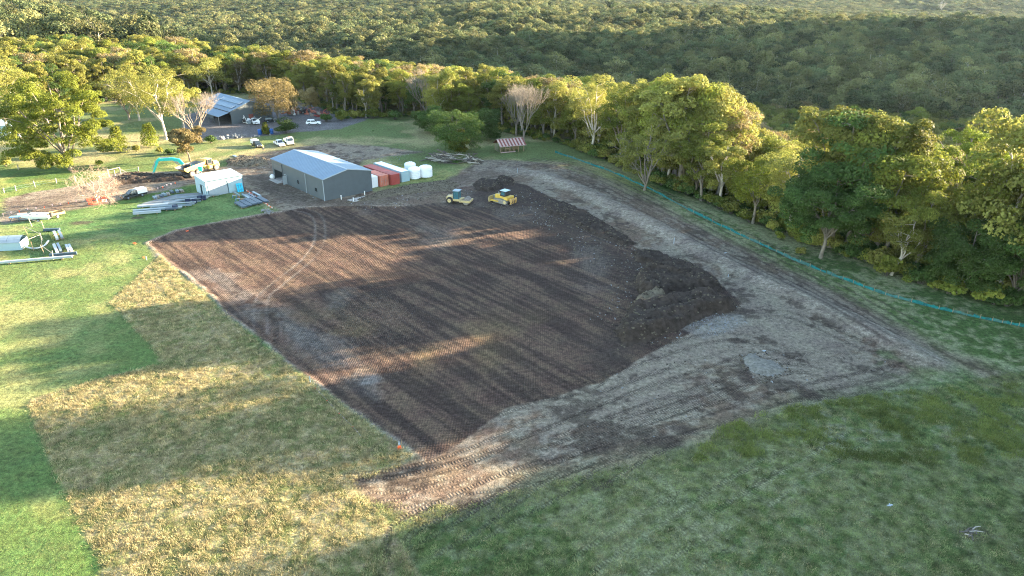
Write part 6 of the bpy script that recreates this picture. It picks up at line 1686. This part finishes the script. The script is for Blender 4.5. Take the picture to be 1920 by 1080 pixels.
# farm fence on the far side of the drive
ff = empty('farm_fence', at3(120, 340), 0, 'old post and wire farm fence beyond the dark drive', 'fence'); o0 = Vector(at3(120, 340)); prev = None
for (u, v, hh) in ((8, 362, 1.2), (30, 358, 1.3), (66, 351, 1.5), (106, 344, 1.3), (142, 340, 1.3), (205, 332, 2.0), (216, 330, 1.5), (227, 328, 2.0), (260, 322, 1.3), (35, 318, 1.3), (75, 316, 1.3)):
    p_ = Vector(at3(u, v)) - o0; MB().bar(p_ - Vector((0, 0, .2)), p_ + Vector((q.uniform(-.1, .1), 0, hh)), .16).part('post', WOODG if hh < 1.9 else PINKW, ff)
    if prev is not None and u > prev[0]:
        for z_ in (.5, 1.0): MB().bar(prev[1] + Vector((0, 0, z_)), p_ + Vector((0, 0, z_)), .02).part('wire', STEEL, ff)
    prev = (u, p_)
pa, pb = Vector(at3(205, 332)) - o0, Vector(at3(227, 328)) - o0
MB().bar(pa + Vector((0, 0, 1.7)), pb + Vector((0, 0, 1.9)), .12).bar(pa + Vector((-1.6, -.8, .1)), pa + Vector((0, 0, 1.6)), .1).bar(pb + Vector((1.8, .4, .2)), pb + Vector((0, 0, 1.5)), .1).part('rail', PINKW, ff)
pack('steel_plate', 442, 294, R(-50), 3.0, .8, .1, STEEL, 'flat grey panel lying in the grass right of the dump truck', 2, 'panel', lift=.1)
# left margin building
X, Y, z = at3(-12, 252)
g = empty('white_cottage', (X, Y, z), .1, 'white-roofed building just showing at the left margin', 'building')
MB().box(-6, 4, 0, 5, 0, 2.8).part('wall', WHITEP, g); m = MB(); m.raw([(-6.4, -.5, 2.7), (4.4, -.5, 2.7), (4.4, 2.5, 4.2), (-6.4, 2.5, 4.2), (4.4, 5.5, 2.7), (-6.4, 5.5, 2.7)], [(0,1,2,3), (3,2,4,5)]); m.part('roof', WHITE, g)
MB().box(1, 2.2, -.04, -.003, 1, 2).part('window', GLASS, g)
stones('clutter', 14, 258, 26, 3.0, .9, .8, WHITE, 'pale clutter on the grass beside the white-roofed building', 'clutter', 8)
# person in hi-vis beside the left ute
X, Y, z = at3(494, 283)
pe = empty('person', (X, Y, z), 2.2, 'person in a yellow-green hi-vis shirt standing beside the dark ute', 'person')
def skinned(name, verts, edges, radii, m_, parent, root=0):
    me = bpy.data.meshes.new(name); me.from_pydata(verts, edges, []); o = link(bpy.data.objects.new(name, me)); o.parent = parent
    md = o.modifiers.new('skin', 'SKIN'); md.use_smooth_shade = True
    for i, r_ in enumerate(radii): me.skin_vertices[0].data[i].radius = (r_, r_)
    for i in range(len(verts)): me.skin_vertices[0].data[i].use_root = (i == root)
    s_ = o.modifiers.new('sub', 'SUBSURF'); s_.levels = 1; s_.render_levels = 1
    me.materials.append(m_); return o
B_ = [(0,0,.95),(0,0,1.15),(0,0,1.4),(0,0,1.52),(0,.02,1.6),(0,.02,1.72),(0,.18,1.42),(.05,.26,1.15),(.14,.27,.92),(.17,.27,.84),(0,-.18,1.42),(-.02,-.27,1.16),(.06,-.3,.93),(.09,-.3,.85),(0,.1,.88),(.03,.12,.5),(0,.13,.1),(.14,.14,.05),(0,-.1,.88),(-.04,-.12,.5),(-.08,-.13,.1),(.06,-.14,.05)]
E_ = [(0,1),(1,2),(2,3),(3,4),(4,5),(2,6),(6,7),(7,8),(8,9),(2,10),(10,11),(11,12),(12,13),(0,14),(14,15),(15,16),(16,17),(0,18),(18,19),(19,20),(20,21)]
R_ = [.13,.12,.14,.06,.07,.085,.065,.045,.032,.035,.065,.045,.032,.035,.095,.06,.04,.04,.095,.06,.04,.04]
skinned('body', B_, E_, R_, SKIN, pe)
skinned('shirt', [(0,0,1.0),(0,0,1.2),(0,0,1.41),(0,.185,1.43),(.03,.24,1.22),(0,-.185,1.43),(0,-.25,1.22)], [(0,1),(1,2),(2,3),(3,4),(2,5),(5,6)], [.15,.14,.155,.08,.062,.08,.062], HIVIS, pe)
skinned('trousers', [(0,0,.97),(0,.1,.86),(.03,.12,.5),(0,.13,.12),(0,-.1,.86),(-.04,-.12,.5),(-.08,-.13,.12)], [(0,1),(1,2),(2,3),(0,4),(4,5),(5,6)], [.145,.108,.075,.058,.108,.075,.058], NAVY, pe)
MB().lathe([(.13, 0), (.11, .03), (.1, .1), (.05, .13)], (0, .02, 1.77), 12).part('hat', HIVIS, pe, smooth=True)

# ------------------------------------------------------------------ low growth
def in_poly_pts(poly, n, g):
    lo, hi = poly.min(0), poly.max(0); a = g.uniform(lo, hi, (int(n), 2)); return a[poly_sd(a[:, 0], a[:, 1], poly) < 0]
# individual shrubs one can pick out
bk = [bush(500 + k, 1.6, 2.4, 700, .24, m_) for k, m_ in enumerate((L_GREEN, L_DARK, L_OLIVE, L_LIME))]
SH = [(257, 284, 3.0, 2, 'small tan bush right of the conical young tree'), (300, 287, 2.6, 2, 'straggly bush at the foot of the tall olive eucalyptus'), (188, 310, 2.2, 3, 'small yellow-green shrub alone in the paddock left of the farm fence'), (12, 312, 4.2, 2, 'brownish round bush at the left margin beyond the drive'),
      (318, 290, 3.2, 1, 'dark shrub left of the golden-crowned tree'), (396, 268, 4.0, 1, 'dark shrub at the foot of the bare silvery tree'), (345, 288, 3.0, 2, 'olive shrub behind the golden-crowned tree'), (1500, 478, 2.4, 2, 'pale shrub left of the broad dark gum'), (1460, 448, 2.6, 0, 'green shrub under the small golden gum'),
      (640, 226, 6.0, 0, 'round green bush at the left end of the treeline beyond the paddock'), (612, 228, 5.0, 1, 'dark bush right of the white parked car'), (665, 222, 4.5, 2, 'tan bush at the foot of the treeline'), (700, 222, 6.0, 0, 'wide green bush at the foot of the treeline'), (740, 222, 6.0, 1, 'dark wide bush in the treeline below the pale leafless tree'),
      (700, 246, .7, 1, 'tiny dark tuft alone in the open paddock'), (664, 243, .7, 1, 'second tiny dark tuft in the open paddock')]
for i, (u, v, wd, k, lab) in enumerate(SH):
    X, Y, z = at3(u, v); s_ = wd / 2.4
    place([('stems', bk[k][0]), ('foliage', bk[k][1])], 'bush', (X, Y, z), rnd.uniform(0, 6), (s_, s_, s_), lab, 'bush')
# undergrowth along the belt
g_ = np.random.default_rng(12)
ux, uy = lattice_pts(-320, 260, -40, 330, 2.4, 9)
sdc = poly_sd(ux, uy, CLEAR)
k = (sdc > -.5) & (sdc < 26) & (g_.random(len(ux)) < np.where(sdc < 7, .95, .35)) & ((np.abs(ux) < .8 * uy + 20)) & (uy > 40)
ux, uy = ux[k], uy[k]
scatter('undergrowth', np.c_[ux, uy, gz(ux, uy)], g_.uniform(0, 6.28, len(ux)), g_.uniform(.55, 1.35, len(ux)) * (1 + .7 * (ux > 20)), g_.integers(0, 3, len(ux)), [proto(b_, 'shrub') for b_ in bk[:3]])
# grass tufts
def tuft(seed, n, h_, sp, m_, lean=.5):
    g = np.random.default_rng(seed); V = []; T = []
    for i in range(n):
        a = g.uniform(0, 6.28); b0 = np.array([sp * g.normal() * .5, sp * g.normal() * .5, 0]); hh = h_ * g.uniform(.5, 1.2)
        d = np.array([math.cos(a), math.sin(a), 0]) * hh * lean * g.uniform(.3, 1.2); wv = np.array([-math.sin(a), math.cos(a), 0]) * h_ * .10
        V += [b0 - wv, b0 + wv, b0 + d + wv * .4 + [0, 0, hh], b0 + d - wv * .4 + [0, 0, hh * .93]]
        t = [g.random() * .8, g.uniform(.75, 1.2), 0, 1]; T += [t] * 4
    return crown_mesh('tuft', np.array(V), np.array(T), m_)
tk = [tuft(1, 20, .20, .45, L_GRASS, .9), tuft(2, 20, .15, .5, L_GRASS, 1.1), tuft(3, 20, .14, .45, L_GRASSG, .9), tuft(4, 22, .10, .5, L_GRASSG, 1.1), tuft(5, 40, .45, .4, leaf_mat('weed_leaves', (.10, .15, .035), (.20, .215, .06)))]
tobj = [bpy.data.objects.new('tuft', m_) for m_ in tk]
pts = []; idx = []
a = in_poly_pts(P((205, 568), (240, 535), (300, 478), (345, 520), (430, 596), (560, 700), (775, 855), (740, 880), (660, 905), (700, 940), (800, 1110), (190, 1110), (186, 1045), (150, 985), (118, 920), (85, 840), (52, 765), (62, 748), (180, 712), (300, 682), (285, 650), (245, 610)), 70000, g_)
pts.append(a); idx.append(np.where(g_.random(len(a)) < .48 + 1.2 * (fbm(a[:, 0], a[:, 1], 1.7, 301, 3) - .5), g_.integers(2, 4, len(a)), g_.integers(0, 2, len(a))))
a = in_poly_pts(P((700, 1110), (705, 945), (860, 948), (1000, 906), (1130, 885), (1290, 842), (1480, 770), (1700, 735), (1960, 690), (1990, 1110)), 70000, g_)
n_ = fbm(a[:, 0], a[:, 1], 2.2, 303, 3)
pts.append(a); idx.append(np.where(g_.random(len(a)) < .04 + .25 * (n_ - .4), 1, g_.integers(2, 4, len(a))))
a = in_poly_pts(P((-60, 1120), (185, 1110), (50, 760), (300, 670), (200, 560), (300, 470), (100, 440), (-60, 440)), 40000, g_)
pts.append(a); idx.append(g_.integers(2, 4, len(a)))
gp_ = np.vstack(pts); gi_ = np.concatenate(idx)
s_ = g_.uniform(.6, 1.25, len(gp_)); s_[-len(pts[2]):] *= .55
# machine tracks have flattened the grass
flat_ = np.zeros(len(gp_))
for L, w_, dk, cl_, dep in TR:
    lo = L.min(0) - 1; hi = L.max(0) + 1; mm = np.nonzero((gp_[:, 0] > lo[0]) & (gp_[:, 0] < hi[0]) & (gp_[:, 1] > lo[1]) & (gp_[:, 1] < hi[1]))[0]
    if len(mm): d, _, _ = line_info(gp_[mm, 0], gp_[mm, 1], L); flat_[mm] = np.maximum(flat_[mm], (d < w_ * .6) * 1.0)
kk = flat_ < .5
gp_, gi_, s_ = gp_[kk], gi_[kk], s_[kk]
scatter('grass', np.c_[gp_, gz(gp_[:, 0], gp_[:, 1]) - .01], g_.uniform(0, 6.28, len(gp_)), s_, gi_, tobj)
# yellow-green weeds in the dark weedy patch
a = in_poly_pts(P((1330, 800), (1480, 765), (1650, 740), (1920, 720), (1930, 870), (1700, 870), (1480, 850), (1300, 870)), 9000, g_)
a = a[fbm(a[:, 0], a[:, 1], 2.6, 311, 3) + .35 * g_.random(len(a)) > .80]
wt = tuft(15, 40, .24, .5, bpy.data.materials['weed_leaves'], .9)
scatter('weeds', np.c_[a, gz(a[:, 0], a[:, 1])], g_.uniform(0, 6.28, len(a)), g_.uniform(.5, 1.2, len(a)), np.zeros(len(a)), [bpy.data.objects.new('weed', wt)])
X, Y, z = at3(1825, 998)
e = empty('fallen_branches', (X, Y, z), .6, 'dark fallen branches with pale sticks in the grass at lower right', 'branches')
for k in range(9):
    t_ = Tubes(); a = q.uniform(-.5, .5) if k % 2 else q.uniform(-1.2, 1.2); c_ = Vector((q.uniform(-1, 1), q.uniform(-.4, .4), .1)); d = Vector((math.cos(a), math.sin(a) , q.uniform(-.02, .03))) * q.uniform(.3, .9)
    t_.add([c_ - d, c_ + Vector((0, .1, .03)), c_ + d], [.07, .05, .02], 5); o = link(bpy.data.objects.new('branch', t_.mesh('branch', BARKD if k % 3 else BARKP))); o.parent = e
for u, v, lab in ((1668, 950, 'scrap of white litter in the grass left of the fallen branches'), (1432, 660, 'white litter on the bare ground below the gravel patch'), (1360, 477, 'white offcut lying on the ruts by the silt fence')):
    X, Y, z = at3(u, v); tag(MB().bar((-.25, 0, .1), (.3, .1, .12), .14, .06).bar((0, -.1, .08), (.1, .3, .1), .1, .05).part('litter', STEELW, loc=(X, Y, z)), lab, 'litter')

# ------------------------------------------------------------------ evening haze
hm = bpy.data.materials.new('haze'); hm.use_nodes = True; hn = hm.node_tree; hn.nodes.clear()
ho = hn.nodes.new('ShaderNodeOutputMaterial'); pv = hn.nodes.new('ShaderNodeVolumePrincipled')
pv.inputs['Color'].default_value = (.60, .80, 1.0, 1); pv.inputs['Density'].default_value = HAZE_D; pv.inputs['Anisotropy'].default_value = .35
hn.links.new(pv.outputs[0], ho.inputs['Volume'])
MB().box(-2600, 2600, -150, 2950, -75, 210).part('haze', hm, kind='stuff')
